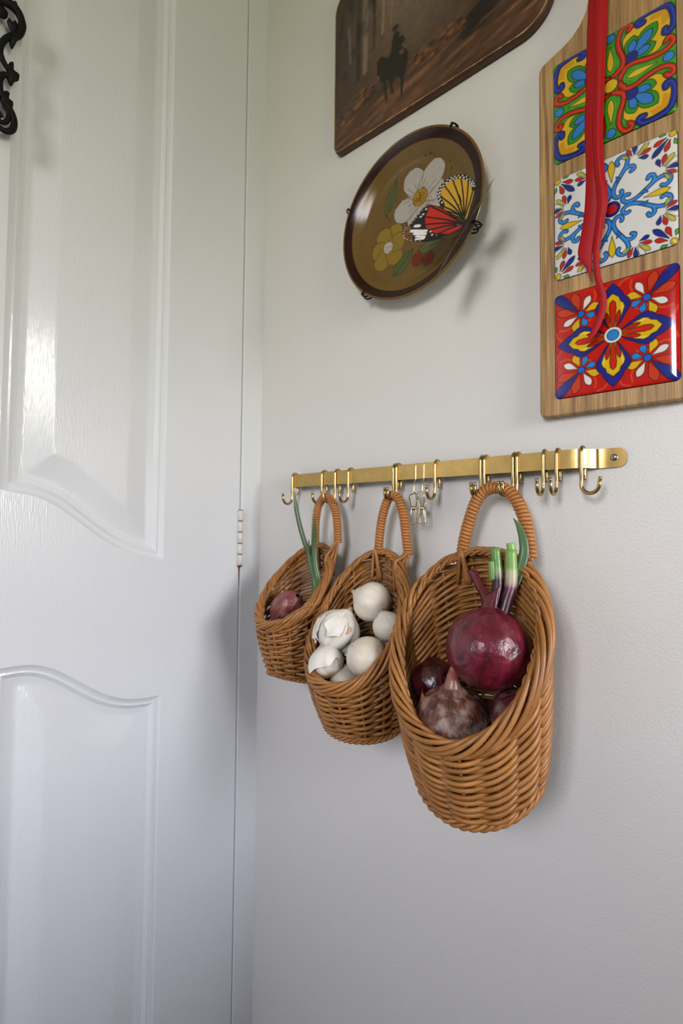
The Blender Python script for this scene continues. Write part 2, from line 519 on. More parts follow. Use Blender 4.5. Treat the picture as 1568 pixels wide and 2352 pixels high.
fr = struct(bevel(obj('trim_1', *frame_strip(DY1 + .0016, .0035, 0, DZ1 + .04), M['door_flat'], smooth=False), .0022, 3), 'narrow white door frame strip in the corner')
struct(bevel(obj('trim_2', *frame_strip(DY0 - .04, DY0 - .0016, 0, DZ1 + .04), M['door_flat'], smooth=False), .002, 2), 'door frame strip on the latch side')
struct(obj('trim_3', *box(-.1, .0015, DY0, DY1, DZ1 + .002, DZ1 + .04), M['door_flat'], smooth=False), 'door frame head')

# ------------------------------------------------------------------ door: four moulded panels with S-curved edges
# S curve of the panel edges, as heights over y (measured on the door), relative to the rail
curve_y = np.array([-.345, -.339, -.3194, -.2934, -.2746, -.2548, -.2339, -.212, -.1895, -.160])
upper_b = np.array([1.1872, 1.1865, 1.1830, 1.1740, 1.1620, 1.1458, 1.1319, 1.1210, 1.1135, 1.1085])
lower_t = np.array([1.0050, 1.0050, 1.0035, .9965, .9850, .9690, .9540, .9430, .9365, .9335])
PY0, PY1 = -.3450, -.1600
MIRY = (DY0 + DY1) / 2


def prof(s):
    """(inset, depth) of the sticking and the raised field"""
    return s


PROFILE = [(0, 0), (.0015, -.0012), (.004, -.0034), (.0065, -.0040), (.0085, -.0034), (.0105, -.0048), (.013, -.0070), (.0165, -.0076), (.0190, -.0084),
           (.0225, -.0086), (.0245, -.0080), (.0480, -.0014), (.0500, -.0008), (.0520, -.0008)]


def panel_loop(s, top, bot, ns=22):
    """closed loop of (y,z) inset by s; top/bot are functions of y"""
    ya, yb = PY0 + s, PY1 - s
    ys = np.linspace(ya, yb, ns)
    # normal-offset in z using local slope keeps the moulding an even width
    def off(f):
        g = (f(ys + 1e-3) - f(ys - 1e-3)) / 2e-3
        return np.sqrt(1 + g * g)
    tb = bot(ys) + s * off(bot); tt = top(ys) - s * off(top)
    return np.concatenate([np.stack([ys, tb], -1), np.stack([ys[::-1], tt[::-1]], -1)])


def smooth_interp(xs, zs):
    c = np.polyfit(xs, zs, 6)
    return lambda y: np.polyval(c, np.clip(y, xs[0], xs[-1]))


fb_u = smooth_interp(curve_y, upper_b); ft_l = smooth_interp(curve_y, lower_t)
TOPZ = 1.80
ft_u = lambda y: np.full_like(y, 1.955)
fb_l = lambda y: np.full_like(y, .14)
XD = 0.0


def door_panel(top, bot, mirror):
    loops = [panel_loop(s, top, bot) for s, _ in PROFILE]
    n = len(loops[0]); V = []; F = []
    for (s, d), L in zip(PROFILE, loops):
        yy = 2 * MIRY - L[:, 0] if mirror else L[:, 0]
        V += [(XD + d, a, b) for a, b in zip(yy, L[:, 1])]
    for k in range(len(loops) - 1):
        for i in range(n):
            q = [k * n + i, k * n + (i + 1) % n, (k + 1) * n + (i + 1) % n, (k + 1) * n + i]
            F.append(q if not mirror else q[::-1])
    # raised field: strips between lower and upper run of the last loop
    o = (len(loops) - 1) * n; h = n // 2
    for i in range(h - 1):
        q = [o + i, o + i + 1, o + n - 2 - i, o + n - 1 - i]
        F.append(q if not mirror else q[::-1])
    return V, F, loops[0]


def sharp(o, ang=.35):
    me = o.data
    me.polygons.foreach_set('use_smooth', np.ones(len(me.polygons), bool))
    try:
        me.set_sharp_from_angle(angle=ang)
    except Exception:
        pass
    return o


door_V = []; door_F = []
# flat stiles and rails round the panels: the door face is cut in strips that meet the panel outlines


def addq(pts):
    o = len(door_V); door_V.extend(pts); door_F.append(list(range(o, o + len(pts))))


ZB = .008; ZT = DZ1
cols = [(PY1, DY1 - .0)]
ys = np.linspace(PY0, PY1, 22)


def rect(ya, yb, za, zb):
    addq([(XD, ya, za), (XD, yb, za), (XD, yb, zb), (XD, ya, zb)])


rect(PY1, DY1, ZB, ZT)
rect(2 * MIRY - PY0, PY0, ZB, ZT)
rect(DY0, 2 * MIRY - PY1, ZB, ZT)
for mir in (False, True):
    yy = (2 * MIRY - ys) if mir else ys
    for i in range(21):
        for fa, fb in ((lambda y: np.full_like(y, ZB), fb_l), (ft_l, fb_u), (ft_u, lambda y: np.full_like(y, ZT))):
            a_ = fa(ys[i:i + 2]); b_ = fb(ys[i:i + 2])
            q = [(XD, yy[i], a_[0]), (XD, yy[i + 1], a_[1]), (XD, yy[i + 1], b_[1]), (XD, yy[i], b_[0])]
            addq(q if not mir else q[::-1])
# thickness
for (p, q) in (((DY1, ZB), (DY1, ZT)), ((DY0, ZT), (DY0, ZB)), ((DY1, ZT), (DY0, ZT)), ((DY0, ZB), (DY1, ZB))):
    addq([(XD, *p), (XD - .036, *p), (XD - .036, *q), (XD, *q)])
addq([(XD - .036, DY0, ZB), (XD - .036, DY0, ZT), (XD - .036, DY1, ZT), (XD - .036, DY1, ZB)])
door = obj('door_1', door_V, door_F, M['door'], smooth=False)
struct(door, 'white gloss-painted door with four moulded panels')
door['_base'] = [0, 0, 0]
for top, bot, lab in ((ft_u, fb_u, 'tall'), (ft_l, fb_l, 'low')):
    for mir in (False, True):
        V, F, _ = door_panel(top, bot, mir)
        sharp(obj('door_panel', V, F, M['door'], door), .5)
gp = obj('gap', *box(-.03, -.004, DY1 + .0001, DY1 + .0018, 0, ZT), M['gap'], door, smooth=False)  # dark strip filling the gap between door and frame
# hinge: five painted knuckles on a rusty pin
hz0, hz1 = 1.0945, 1.1770
kn = np.linspace(hz0, hz1, 6); HYC = DY1 + .0006
hinge = obj('hinge', *tube([(.0018, HYC, hz0 - .002), (.0018, HYC, hz1 + .0005)], .0036, 12), M['rust'], door, label='rust-stained pin of the painted hinge')
for k in range(5):
    a_, b_ = kn[k] + .0007, kn[k + 1] - .0007
    V, F = lathe([(.0001, a_), (.0042, a_), (.0046, a_ + .0005), (.0046, b_ - .0005), (.0042, b_), (.0001, b_)], 16)
    obj('knuckle', V + np.array([.0018, HYC, 0]), F, M['hinge'], hinge)
V, F = tube([(.0006, HYC - .0002, hz0 - .001), (.0004, HYC - .0002, hz0 - .010), (.0002, HYC - .0002, hz0 - .03)], [.0016, .0010, .0003], 6)
obj('rust_run', V, F, M['rust'], hinge)

# ------------------------------------------------------------------ iron scroll hung on the door
scr = thing('iron_scroll', (0.0, -.362, 1.55), 'black wrought-iron scroll ornament hanging on the white door', 'ornament')
SX = .012
strokes = {
    'scroll_arm': ([(-.3612, 1.6835), (-.3556, 1.687), (-.3498, 1.6874), (-.3449, 1.6845), (-.3418, 1.6788), (-.3411, 1.6742), (-.3423, 1.6675), (-.3443, 1.6614), (-.3483, 1.6543)],
                   [.0030, .0036, .0038, .0034, .0030, .0030, .0030, .0028, .0022]),
    'scroll_neck': ([(-.35, 1.6562), (-.3555, 1.648), (-.3589, 1.6391), (-.3597, 1.6316), (-.358, 1.6261), (-.3553, 1.6219), (-.3515, 1.6184)],
                    [.0022, .0022, .0022, .0024, .0024, .0022, .0022]),
    'scroll_waist': ([(-.3513, 1.6122), (-.356, 1.6101), (-.3589, 1.6036), (-.3592, 1.5972), (-.3579, 1.59), (-.3553, 1.5863), (-.3526, 1.5837)],
                     [.0022, .0022, .0024, .0026, .0026, .0024, .0022]),
    'scroll_curl': ([(-.3545, 1.583), (-.3477, 1.5758), (-.3453, 1.5679), (-.3461, 1.5598), (-.3497, 1.5545), (-.3543, 1.5527), (-.359, 1.5545), (-.362, 1.559)],
                    [.0026, .0024, .0024, .0024, .0024, .0022, .0020, .0014]),
    'scroll_eye': ([(-.3545, 1.5783), (-.3507, 1.5737), (-.3506, 1.5676), (-.353, 1.5622), (-.3566, 1.5599), (-.3592, 1.5619), (-.359, 1.566), (-.357, 1.568)],
                   [.0020, .0018, .0018, .0018, .0018, .0018, .0020, .0026]),
}
leaves = [[(-.3486, 1.6606), (-.353, 1.6670), (-.3528, 1.6715), (-.3505, 1.6690), (-.3478, 1.6730), (-.3455, 1.6670)],
          [(-.3470, 1.6590), (-.3425, 1.6630), (-.3432, 1.6585), (-.3450, 1.6555), (-.3486, 1.6455), (-.3506, 1.6530)],
          [(-.3520, 1.6190), (-.3500, 1.6262), (-.3478, 1.6262), (-.3478, 1.6205), (-.3432, 1.6192), (-.3435, 1.6150), (-.3462, 1.6120), (-.3487, 1.6065), (-.3515, 1.6110)],
          [(-.3570, 1.5850), (-.3545, 1.5925), (-.3506, 1.5930), (-.3510, 1.5880), (-.3478, 1.5865), (-.3482, 1.5820), (-.3530, 1.5790)],
          [(-.3500, 1.6880), (-.3490, 1.6930), (-.3468, 1.6925), (-.3462, 1.6870)],
          [(-.3640, 1.6800), (-.3560, 1.6770), (-.3550, 1.6735), (-.3580, 1.6700), (-.3640, 1.6700)]]
CEN = -.3760


def mirp(p, mirror):
    return [(2 * CEN - a if mirror else a, b) for a, b in p]


for mir in (False, True):
    for nm, (pts, rr) in strokes.items():
        q = sm([(SX, a, b) for a, b in mirp(pts, mir)], 6)
        rad = np.interp(np.linspace(0, 1, len(q)), np.linspace(0, 1, len(rr)), rr) * 1.32
        V, F = tube(q, rad, 8, flat=1.0, ref=(1, 0, 0))
        V[:, 0] = SX + (V[:, 0] - SX) * .8
        obj(nm, V, F, M['iron'], scr)
    for lf in leaves:
        p = sm([(a, b) for a, b in mirp(lf, mir)], 3, True); n = len(p); c = p.mean(0)
        V = [(SX + .0016, a, b) for a, b in c + (p - c) * 1.12] + [(SX - .0022, a, b) for a, b in c + (p - c) * 1.25] + [(SX + .0030, *c)]
        F = [[i, n + i, n + (i + 1) % n, (i + 1) % n] for i in range(n)] + [[2 * n, i, (i + 1) % n] for i in range(n)] + [list(range(n, 2 * n))]
        obj('leaf', V, F, M['iron'], scr)
obj('scroll_spine', *tube(sm([(SX, CEN, 1.74), (SX, CEN, 1.70), (SX, CEN, 1.62), (SX, CEN, 1.55)], 6), .003, 8), M['iron'], scr)
for zz in (1.70, 1.585):
    obj('mounting_bar', *tube([(SX, CEN - .02, zz), (SX, CEN + .02, zz)], .002, 6), M['iron'], scr)
    obj('mounting_pin', *tube([(0.0, CEN, zz), (SX, CEN, zz)], .002, 6), M['iron'], scr)

# ------------------------------------------------------------------ brass rail
RAILF = -.016; RZ0, RZ1 = 1.2085, 1.2262
rail = thing('wall_rail', (.30, 0, 1.2085), 'flat brushed brass rail screwed to the wall with hooks along it', 'rail')
ctr = [(.088, -.001), (.0868, -.006), (.0862, -.0115), (.0885, -.0155), (.094, RAILF)]
xs_ = np.concatenate([np.linspace(.10, .455, 14)])
path = sm(ctr, 4).tolist() + [(x, RAILF) for x in xs_] + sm([(.4600, RAILF), (.4660, -.0152), (.4705, -.0120), (.4745, -.0070), (.4790, -.0030), (.4850, -.0018), (.495, -.0018)], 5).tolist()
end = [(.4985, .0), (.5012, .12), (.5030, .3)]
V = []; F = []
TH = .0014
rows = [(x, y, RZ0, RZ1) for x, y in path] + [(.4985, -.0018, RZ0 + .0004, RZ1 - .0004), (.5015, -.0018, RZ0 + .0022, RZ1 - .0022), (.5032, -.0018, RZ0 + .005, RZ1 - .005)]
for i, (x, y, za, zb) in enumerate(rows):
    p = np.array(rows[max(i - 1, 0)][:2]); q = np.array(rows[min(i + 1, len(rows) - 1)][:2]); t = q - p; t /= np.linalg.norm(t)
    nn = np.array([t[1], -t[0]])
    for zz in (za, zb):
        V.append((x + nn[0] * TH / 2, y + nn[1] * TH / 2, zz)); V.append((x - nn[0] * TH / 2, y - nn[1] * TH / 2, zz))
for i in range(len(rows) - 1):
    a = 4 * i; b = 4 * (i + 1)
    F += [[a, b, b + 2, a + 2], [a + 1, a + 3, b + 3, b + 1], [a, a + 1, b + 1, b], [a + 2, b + 2, b + 3, a + 3]]
F += [[0, 2, 3, 1], [4 * len(rows) - 4, 4 * len(rows) - 3, 4 * len(rows) - 1, 4 * len(rows) - 2]]
sharp(obj('rail_bar', V, F, M['brass'], rail), .7)
# screw with a cross recess
sc_c = np.array([.4931, -.0025, 1.2174])
V, F = lathe([(.0001, .0012), (.0012, .00115), (.0024, .0008), (.0031, .0002), (.0031, -.0006), (.0001, -.0006)], 20)
Rm = basis((0, -1, 0))
screw = obj('screw', (V @ Rm.T) + sc_c, F, M['steel'], rail, label='small steel cross-head screw')
parts = []
for a in (PI / 4 + .2, -PI / 4 + .2):
    d = np.array([math.cos(a), 0, math.sin(a)]) * .0015
    parts.append(tube([sc_c - d + [0, -.0011, 0], sc_c + d + [0, -.0011, 0]], .00035, 4))
obj('cross_recess', *join(parts), M['dark_slot'], screw)

# ------------------------------------------------------------------ S-hooks
HW = .00175


def s_hook(x, label, twist=0.0, lean=0.0, group='brass S-hooks on the rail', drop=0.0):
    top = 1.2262 + HW
    t = thing('s_hook', (x, RAILF, 1.183), label, 'hook', group)
    r1 = .0062; cy = RAILF - HW - .0007 + r1     # centre of the top bend, measured along y
    pts = []
    yb = cy + r1 - .0012
    pts += [(x + lean * .03, yb - .0016, top - .030), (x + lean * .025, yb - .0004, top - .025), (x, yb, top - .016)]
    for a in np.linspace(0, PI, 9):
        pts.append((x, cy + r1 * math.cos(a), top - r1 + r1 * math.sin(a)))
    yf = cy - r1
    pts += [(x, yf, top - .014), (x, yf, top - .024), (x, yf + .0004, top - .032)]
    r2 = .0086; zc = top - .0350 - drop
    dx, dy = math.sin(twist), -math.cos(twist)
    for a in np.linspace(PI, 2 * PI + .15, 12):
        s = r2 + r2 * math.cos(a)
        pts.append((x + dx * s, yf + dy * s, zc + r2 * math.sin(a)))
    s = 2 * r2 + .0006
    pts.append((x + dx * (s + .0006), yf + dy * (s + .0006), zc + .0055))
    obj('hook_wire', *tube(sm(pts, 3), HW, 10), M['brass_hook'], t)
    return t


HOOKS = [(.0915, 'empty brass S-hook at the far left end of the rail', 0),
         (.1478, 'left of the two brass S-hooks holding the smallest basket', 0),
         (.1715, 'right of the two brass S-hooks holding the smallest basket', -.35),
         (.1938, 'empty brass S-hook just right of the smallest basket\'s handle', 0),
         (.2630, 'left of the paired brass S-hooks holding the garlic basket', 0),
         (.2672, 'right of the paired brass S-hooks holding the garlic basket', 0),
         (.3186, 'empty brass S-hook beside the two wire clips', 0),
         (.3722, 'outer left S-hook of the left pair on the onion basket handle', -.12),
         (.3762, 'inner right S-hook of the left pair on the onion basket handle', -.12),
         (.4062, 'inner left S-hook of the right pair on the onion basket handle', -.5),
         (.4102, 'outer right S-hook of the right pair on the onion basket handle', -.5),
         (.4356, 'empty brass S-hook right of the onion basket, left of two', 0),
         (.4478, 'empty brass S-hook right of the onion basket, right of two', 0),
         (.4695, 'empty brass S-hook at the bend near the screw, turned right', 1.25)]
for x, lab, tw in HOOKS:
    s_hook(x, lab, tw)

# ------------------------------------------------------------------ wire clips


def wire_clip(x, label, turn):
    t = thing('wire_clip', (x, -.02, 1.157), label, 'clip', 'wire clips on the rail')
    top = 1.2262 + .0008; w = .00072
    pts = [(x + .001, -.0085, top - .020), (x, -.009, top - .012)]
    for a in np.linspace(0, PI, 8):
        pts.append((x, -.0128 + .0042 * math.cos(a), top - .0042 + .0042 * math.sin(a)))
    pts += [(x, -.0172, top - .014), (x, -.0176, top - .020), (x, -.0205, top - .027), (x, -.0210, top - .036)]
    obj('hanger_wire', *tube(sm(pts, 3), w, 6), M['clip_wire'], t)
    c = np.array([x, -.021, 1.1745])
    ca, sa = math.cos(turn), math.sin(turn)

    def loc(u, v, z):
        return c + np.array([u * ca - v * sa, u * sa + v * ca, z])
    # two sprung legs: loop ear at the top, crossing at the coil, squared jaw at the bottom
    for s in (-1, 1):
        pts = [loc(-.0018, s * .0012, .000), loc(-.0034, s * .0030, .006), loc(-.0048, s * .0052, .0120), loc(-.003, s * .0062, .0160), loc(0, s * .0066, .0175),
               loc(.003, s * .0062, .0160), loc(.0048, s * .0052, .0120), loc(.0034, s * .0030, .006), loc(.0018, s * .0012, .000)]
        obj('clip_ear', *tube(sm(pts, 4), w, 6), M['clip_wire'], t)
        pts = [loc(-.0022, -s * .0012, .001), loc(-.0032, -s * .0016, -.008), loc(-.0036, -s * .0006, -.0160), loc(-.003, -s * .0005, -.0172), loc(.003, -s * .0005, -.0172),
               loc(.0036, -s * .0006, -.0160), loc(.0032, -s * .0016, -.008), loc(.0022, -s * .0012, .001)]
        obj('clip_jaw', *tube(sm(pts, 3), w, 6), M['clip_wire'], t)
    hel = [loc(-.0034 + .0068 * k / 40, .0019 * math.cos(k * PI / 4), .0019 * math.sin(k * PI / 4)) for k in range(41)]
    obj('spring_coil', *tube(hel, w, 6), M['clip_wire'], t)


wire_clip(.2930, 'pale brass wire clip on the rail, left of two', .5)
wire_clip(.3040, 'pale brass wire clip on the rail, right of two', .1)

# ------------------------------------------------------------------ wicker baskets


class Basket:
    def __init__(s, rim, base, ns=16, rows=22):
        s.rim = rim; s.base = base; s.ns = ns; s.rows = rows

    def P(s, th, v):
        xc, yc, rx, ry, zm, zs, z2 = s.rim; xb, yb, bx, by, zb, zbs = s.base
        th = np.asarray(th, float); v = np.asarray(v, float)
        r = np.stack([xc + rx * np.cos(th), yc + ry * np.sin(th), zm + zs * np.sin(th) + z2 * np.cos(2 * th)], -1)
        b = np.stack([xb + bx * np.cos(th), yb + by * np.sin(th), zb + zbs * np.sin(th)], -1)
        vv = v[..., None]
        p = b * (1 - vv) + r * vv
        n = s.N(th)
        return p + n * (.0025 * np.sin(PI * np.clip(vv, 0, 1)))

    def N(s, th):
        n = np.stack([np.cos(th) / s.rim[2], np.sin(th) / s.rim[3], 0 * np.asarray(th, float)], -1)
        return n / np.linalg.norm(n, axis=-1, keepdims=True)


def wickers():
    return WK[random.randrange(4)]


def basket(B, handle, label, rs, rope, hy, hcoil, loose=None, nborder=44, dense=False):
    """rs strand radius, rope = rim rope radius, hy = handle plane y, handle = list of (x,z)"""
    xc, yc = B.rim[0], B.rim[1]
    t = thing('wicker_basket', (B.base[0], B.base[1], B.base[4] - abs(B.base[5])), label, 'basket', 'hanging wicker baskets')
    ns = B.ns
    # stakes
    for j in range(ns):
        th = 2 * PI * j / ns
        v = np.linspace(-.02, 1.0, 14)
        p = B.P(np.full_like(v, th), v)
        obj('stake', *tube(p, rs * 1.15, 6), wickers(), t)
    # weavers; short rows fill the taller back
    order = []
    for k in range(B.rows):
        order.append(('f', k))
        if k % 2 == 1 and (dense or k % 4 == 1 or k % 8 == 3):
            order += [('s', k), ('s', k)]
    nt = ns * 8
    th = np.arange(nt) * 2 * PI / nt
    w = np.clip((np.sin(th) + .55) / .9, 0, 1); w = w * w * (3 - 2 * w)
    wt = np.array([np.ones(nt) if o[0] == 'f' else w for o in order])
    cum = np.cumsum(wt, 0) - wt * .5; cum /= wt.sum(0)
    rw_ = rs * 1.27
    amp = rs * 2.0
    for i, o in enumerate(order):
        v = .012 + cum[i] * .965
        sgn = 1 if i % 2 == 0 else -1
        off = amp * np.cos(ns / 2 * th) * sgn
        # soften into flatter overs
        off = amp * np.tanh(.7 * off / amp) / math.tanh(.7)
        p = B.P(th, v) + B.N(th) * off[:, None]
        p[:, 2] += .0004 * np.sin(3 * th + i)
        if o[0] == 'f':
            obj('weaver', *tube(p, rw_ * (1 + .06 * random.uniform(-1, 1)), 6, True), wickers(), t)
        else:
            keep = np.nonzero(w > .25)[0]
            # arc is contiguous round the back (theta = pi/2)
            k0 = np.argmin(np.abs(th - PI / 2)); a = k0; b = k0
            while w[(a - 1) % nt] > .25: a -= 1
            while w[(b + 1) % nt] > .25: b += 1
            idx = np.arange(a, b + 1) % nt
            obj('short_weaver', *tube(p[idx], rw_, 6), wickers(), t)
    # rim: long strands laid over each other like a rope
    def frame(th):
        p = B.P(th, np.ones_like(th)); q = B.P(th + .01, np.ones_like(th)); T = q - p; T /= np.linalg.norm(T, axis=1)[:, None]
        N = B.N(th); N = N - (N * T).sum(1)[:, None] * T; N /= np.linalg.norm(N, axis=1)[:, None]
        return p, N, np.cross(T, N) * np.where(np.cross(T, N)[:, 2:3] > 0, 1, -1)
    span = math.radians(66)
    for k in range(nborder):
        t0 = 2 * PI * k / nborder + random.uniform(-.045, .045)
        n = 20
        u = np.linspace(0, 1, n); thk = t0 + span * u
        p, N, U = frame(thk)
        ph = math.radians(-95) + math.radians(275) * u
        rr = rope * (1 - .10 * np.cos(ph)) + random.uniform(-.0008, .0006)
        c = p + U * (rope * .35) + rr[:, None] * (np.cos(ph)[:, None] * N * .85 + np.sin(ph)[:, None] * U)
        rad = rs * 1.36 * np.clip(np.minimum(u, 1 - u) * 12 + .55, 0, 1)
        obj('border_strand', *tube(c, rad, 6), wickers(), t)
    nth = 200; tha = np.arange(nth) * 2 * PI / nth
    p, N, U = frame(tha)
    for k in range(2):   # small plait on the inner edge
        ph = 26 * tha + k * PI
        c = p - N * rope * .95 + U * rope * .75 + (rs * .95) * (np.cos(ph)[:, None] * N + np.sin(ph)[:, None] * U)
        obj('inner_plait', *tube(c, rs * .95, 6, True), wickers(), t)
    # foot ring
    pb = B.P(tha, np.zeros(nth)); Nb = B.N(tha)
    for k in range(3):
        ph = 14 * tha + k * 2 * PI / 3
        c = pb + Nb * (rs * .9) + np.array([0, 0, -rs * .6]) + rs * 1.25 * (np.cos(ph)[:, None] * Nb + np.sin(ph)[:, None] * np.array([0, 0, 1.0]))
        obj('foot_strand', *tube(c, rs * 1.05, 6, True), wickers(), t)
    # woven floor: rings and a solid backing
    xb, yb, bx, by, zb, zbs = B.base
    for q in np.linspace(.12, .95, 12):
        ph = np.arange(48) * 2 * PI / 48
        c = np.stack([xb + bx * q * np.cos(ph), yb + by * q * np.sin(ph), zb + zbs * q * np.sin(ph) + .0008 * np.cos(8 * ph)], -1)
        obj('floor_ring', *tube(c, rs * 1.2, 5, True), wickers(), t)
    for j in range(ns // 2):
        a = PI * j / (ns // 2); d = np.array([bx * math.cos(a), by * math.sin(a), zbs * math.sin(a)]) * .98; c = np.array([xb, yb, zb - rs])
        obj('floor_spoke', *tube([c - d, c, c + d], rs, 5), wickers(), t)
    # handle: core with a wound cane
    H = sm([(x, hy + o, z) for x, z, o in handle], 10)
    core = obj('handle_core', *tube(H, hcoil[0], 8), M['core'], t)
    L = np.concatenate([[0], np.cumsum(np.linalg.norm(np.diff(H, axis=0), axis=1))])
    turns = L[-1] / hcoil[2]; npt = int(turns * 14)
    s_ = np.linspace(0, L[-1], npt); Hc = np.stack([np.interp(s_, L, H[:, i]) for i in range(3)], -1)
    T = np.gradient(Hc, axis=0); T /= np.linalg.norm(T, axis=1)[:, None]
    Y = np.array([0, 1.0, 0]); A = np.cross(T, Y); A /= np.linalg.norm(A, axis=1)[:, None]; Bv = np.cross(A, T)
    ph = 2 * PI * s_ / hcoil[2]
    rr = hcoil[0] + hcoil[1] * .8
    Wp = Hc + rr * (np.cos(ph)[:, None] * A + np.sin(ph)[:, None] * Bv)
    obj('handle_wrap', *tube(Wp, hcoil[1], 6), M['wrap'], t)
    # stake ends and lashings at both feet of the handle
    for e, nx in ((H[0], H[6]), (H[-1], H[-7])):
        d = e - nx; d /= np.linalg.norm(d)
        rim_th = math.atan2((e[1] - yc) / B.rim[3], (e[0] - xc) / B.rim[2])
        nn = B.N(np.array([rim_th]))[0]
        side = np.array([nn[1], -nn[0], 0]); th1 = np.array([rim_th])
        rimp = B.P(th1, np.array([1.0]))[0] + np.array([0, 0, rope * .3])
        for o1, o2 in ((-.0042, .0065), (-.0012, .0035), (.0042, -.0060)):
            a = e - d * .003 + side * o1 * .7
            b = rimp + side * (o1 * .5 + o2 * .5) - nn * (rope * 1.15) + np.array([0, 0, rope * .8])
            c = B.P(th1, np.array([.84]))[0] + side * o2 - nn * (rs * 2.8)
            obj('lashing', *tube(sm([a, a * .5 + b * .5 - nn * .0008, b, c], 6), rs * 1.3, 6), wickers(), t)
        for o1, o2 in ((-.0030, -.0045), (.0030, .0045)):
            a = e - d * .003 + side * o1
            b = rimp + side * (o1 + o2) * .5 + nn * (rope * 1.1) + np.array([0, 0, rope * .7])
            c = B.P(th1, np.array([.90]))[0] + side * o2 + nn * (rs * 2.8)
            obj('lashing', *tube(sm([a, a * .5 + b * .5 + nn * .0006, b, c], 6), rs * 1.3, 6), wickers(), t)
        obj('handle_foot', *tube(sm([e - d * .003, e * .5 + rimp * .5, rimp, B.P(th1, np.array([.82]))[0]], 5), hcoil[0] * 1.05, 8), WK[1], t)
    if loose is not None:
        obj('loose_end', *tube(sm(loose, 6), np.linspace(rs * 1.0, rs * .7, (len(loose) - 1) * 6 + 1), 6), WK[2], t, label='cane end sticking out of the rim')
    return t


BL = Basket((.3891, -.0853, .0690, .0455, 1.0470, .0780, .0012), (.3960, -.0770, .0560, .0425, .9450, .0360), 14, 22)
BM = Basket((.2546, -.0750, .0555, .0475, 1.0460, .0665, -.0064), (.2600, -.0690, .0425, .0370, .9420, .0060), 14, 18)
BS = Basket((.1452, -.0640, .0445, .0450, 1.0745, .0455, -.0034), (.1470, -.0600, .0350, .0320, .9660, -.0080), 14, 18)
HL = [(.3560, 1.1150, .000), (.3575, 1.1311, .000), (.3605, 1.1456, .000), (.3640, 1.1583, 0), (.3729, 1.1815, 0), (.3822, 1.1905, 0), (.3914, 1.1930, 0), (.4025, 1.1910, 0), (.4111, 1.1840, 0), (.4175, 1.1720, 0), (.4224, 1.1582, 0), (.4253, 1.1375, 0), (.4268, 1.1230, 0)]
HM = [(.2475, 1.1160, 0), (.2486, 1.1265, 0), (.2504, 1.1455, 0), (.2534, 1.1635, 0), (.2589, 1.1800, 0), (.2650, 1.1890, 0), (.2729, 1.1890, 0), (.2790, 1.1800, 0), (.2838, 1.1633, 0), (.2868, 1.1436, 0), (.2899, 1.1220, 0)]
HS = [(.1450, 1.1260, 0), (.1450, 1.1400, 0), (.1454, 1.1585, 0), (.1491, 1.1786, 0), (.1567, 1.1890, 0), (.1643, 1.1915, 0), (.1720, 1.1870, 0), (.1788, 1.1752, 0), (.1828, 1.1557, 0), (.1846, 1.1337, 0)]
basket(BL, HL, 'largest wicker basket, holding red onions', .00165, .0068, -.0280, (.0031, .00205, .0038), nborder=28)
basket(BM, HM, 'middle wicker basket, filled with garlic bulbs', .00150, .0056, -.0270, (.0025, .00180, .0034), nborder=30, dense=True)
basket(BS, HS, 'smallest wicker basket nearest the door, with one shallot', .00140, .0050, -.0262, (.0025, .00175, .0033),
       loose=[(0.1577, -0.109, 1.0349), (0.1745, -0.113, 1.0437), (0.1918, -0.116, 1.0536), (0.2121, -0.118, 1.0633), (0.2344, -0.119, 1.0705)], nborder=34, dense=True)

# ------------------------------------------------------------------ onions


def onion(loc, r, axis, m, label, sq=.92, neck=.25, rough=.01, seed=1, name='red_onion'):
    t = thing(name, loc, label, 'onion', 'onions in the baskets')
    R_ = basis(axis)
    n = 44; prof = []
    for a in np.linspace(-PI / 2 + .02, PI / 2 - .02, 30):
        rr = math.cos(a); h = math.sin(a)
        if h > .80: rr = rr * (1 - .15 * (h - .8) / .2)
        prof.append((r * rr, r * sq * h + (r * neck * max(0, (h - .90) / .10) ** 1.5)))
    rn = r * .13
    prof[-1] = (rn, prof[-1][1])
    V, F = lathe(prof, n)
    ph = np.arctan2(V[:, 1], V[:, 0]); q = V[:, 2] / r
    nz = value_noise(np.cos(ph) * 2 + 7, np.sin(ph) * 2 + q * 1.5 + 9, seed, 3) - .5
    V = V * (1 + rough * 3 * nz)[:, None] * (1 + .006 * np.cos(11 * ph + seed))[:, None]
    o = obj('bulb', (V @ R_.T) + np.array(loc), F, m, t)
    # object coordinates follow the bulb's own axis
    o.data.transform(Matrix(R_.T.tolist()).to_4x4()); o.rotation_euler = Matrix(R_.tolist()).to_euler()
    return t, R_, prof[-1][1]


def grad_tube(path, rad, stops, sides=12, hollow=True):
    """colours by position along the path"""
    V, F = tube(path, rad, sides)
    n = len(path); u = np.repeat(np.linspace(0, 1, n), sides)
    c = np.stack([np.interp(u, [s[0] for s in stops], [lin(s[1])[k] for s in stops]) for k in range(3)], -1)
    return V, F, c


ON1 = np.array([.4080, -.0815, 1.0460])
ax1 = np.array([.08, .16, 1.0])
t1, R1, h1 = onion(ON1, .0366, ax1, M['onion_red'], 'largest glossy red onion with cut green shoots on top', sq=.97, neck=.05, seed=3)
top1 = ON1 + R1 @ np.array([0, 0, h1])


def shoot(pts, r, stops, parent, name='cut_shoot', lab=None):
    P = sm(pts, 8)
    V, F, c = grad_tube(P, np.linspace(r[0], r[1], len(P)), stops)
    o = obj(name, V, F, M['veg'], parent, cols=c, label=lab)
    return o


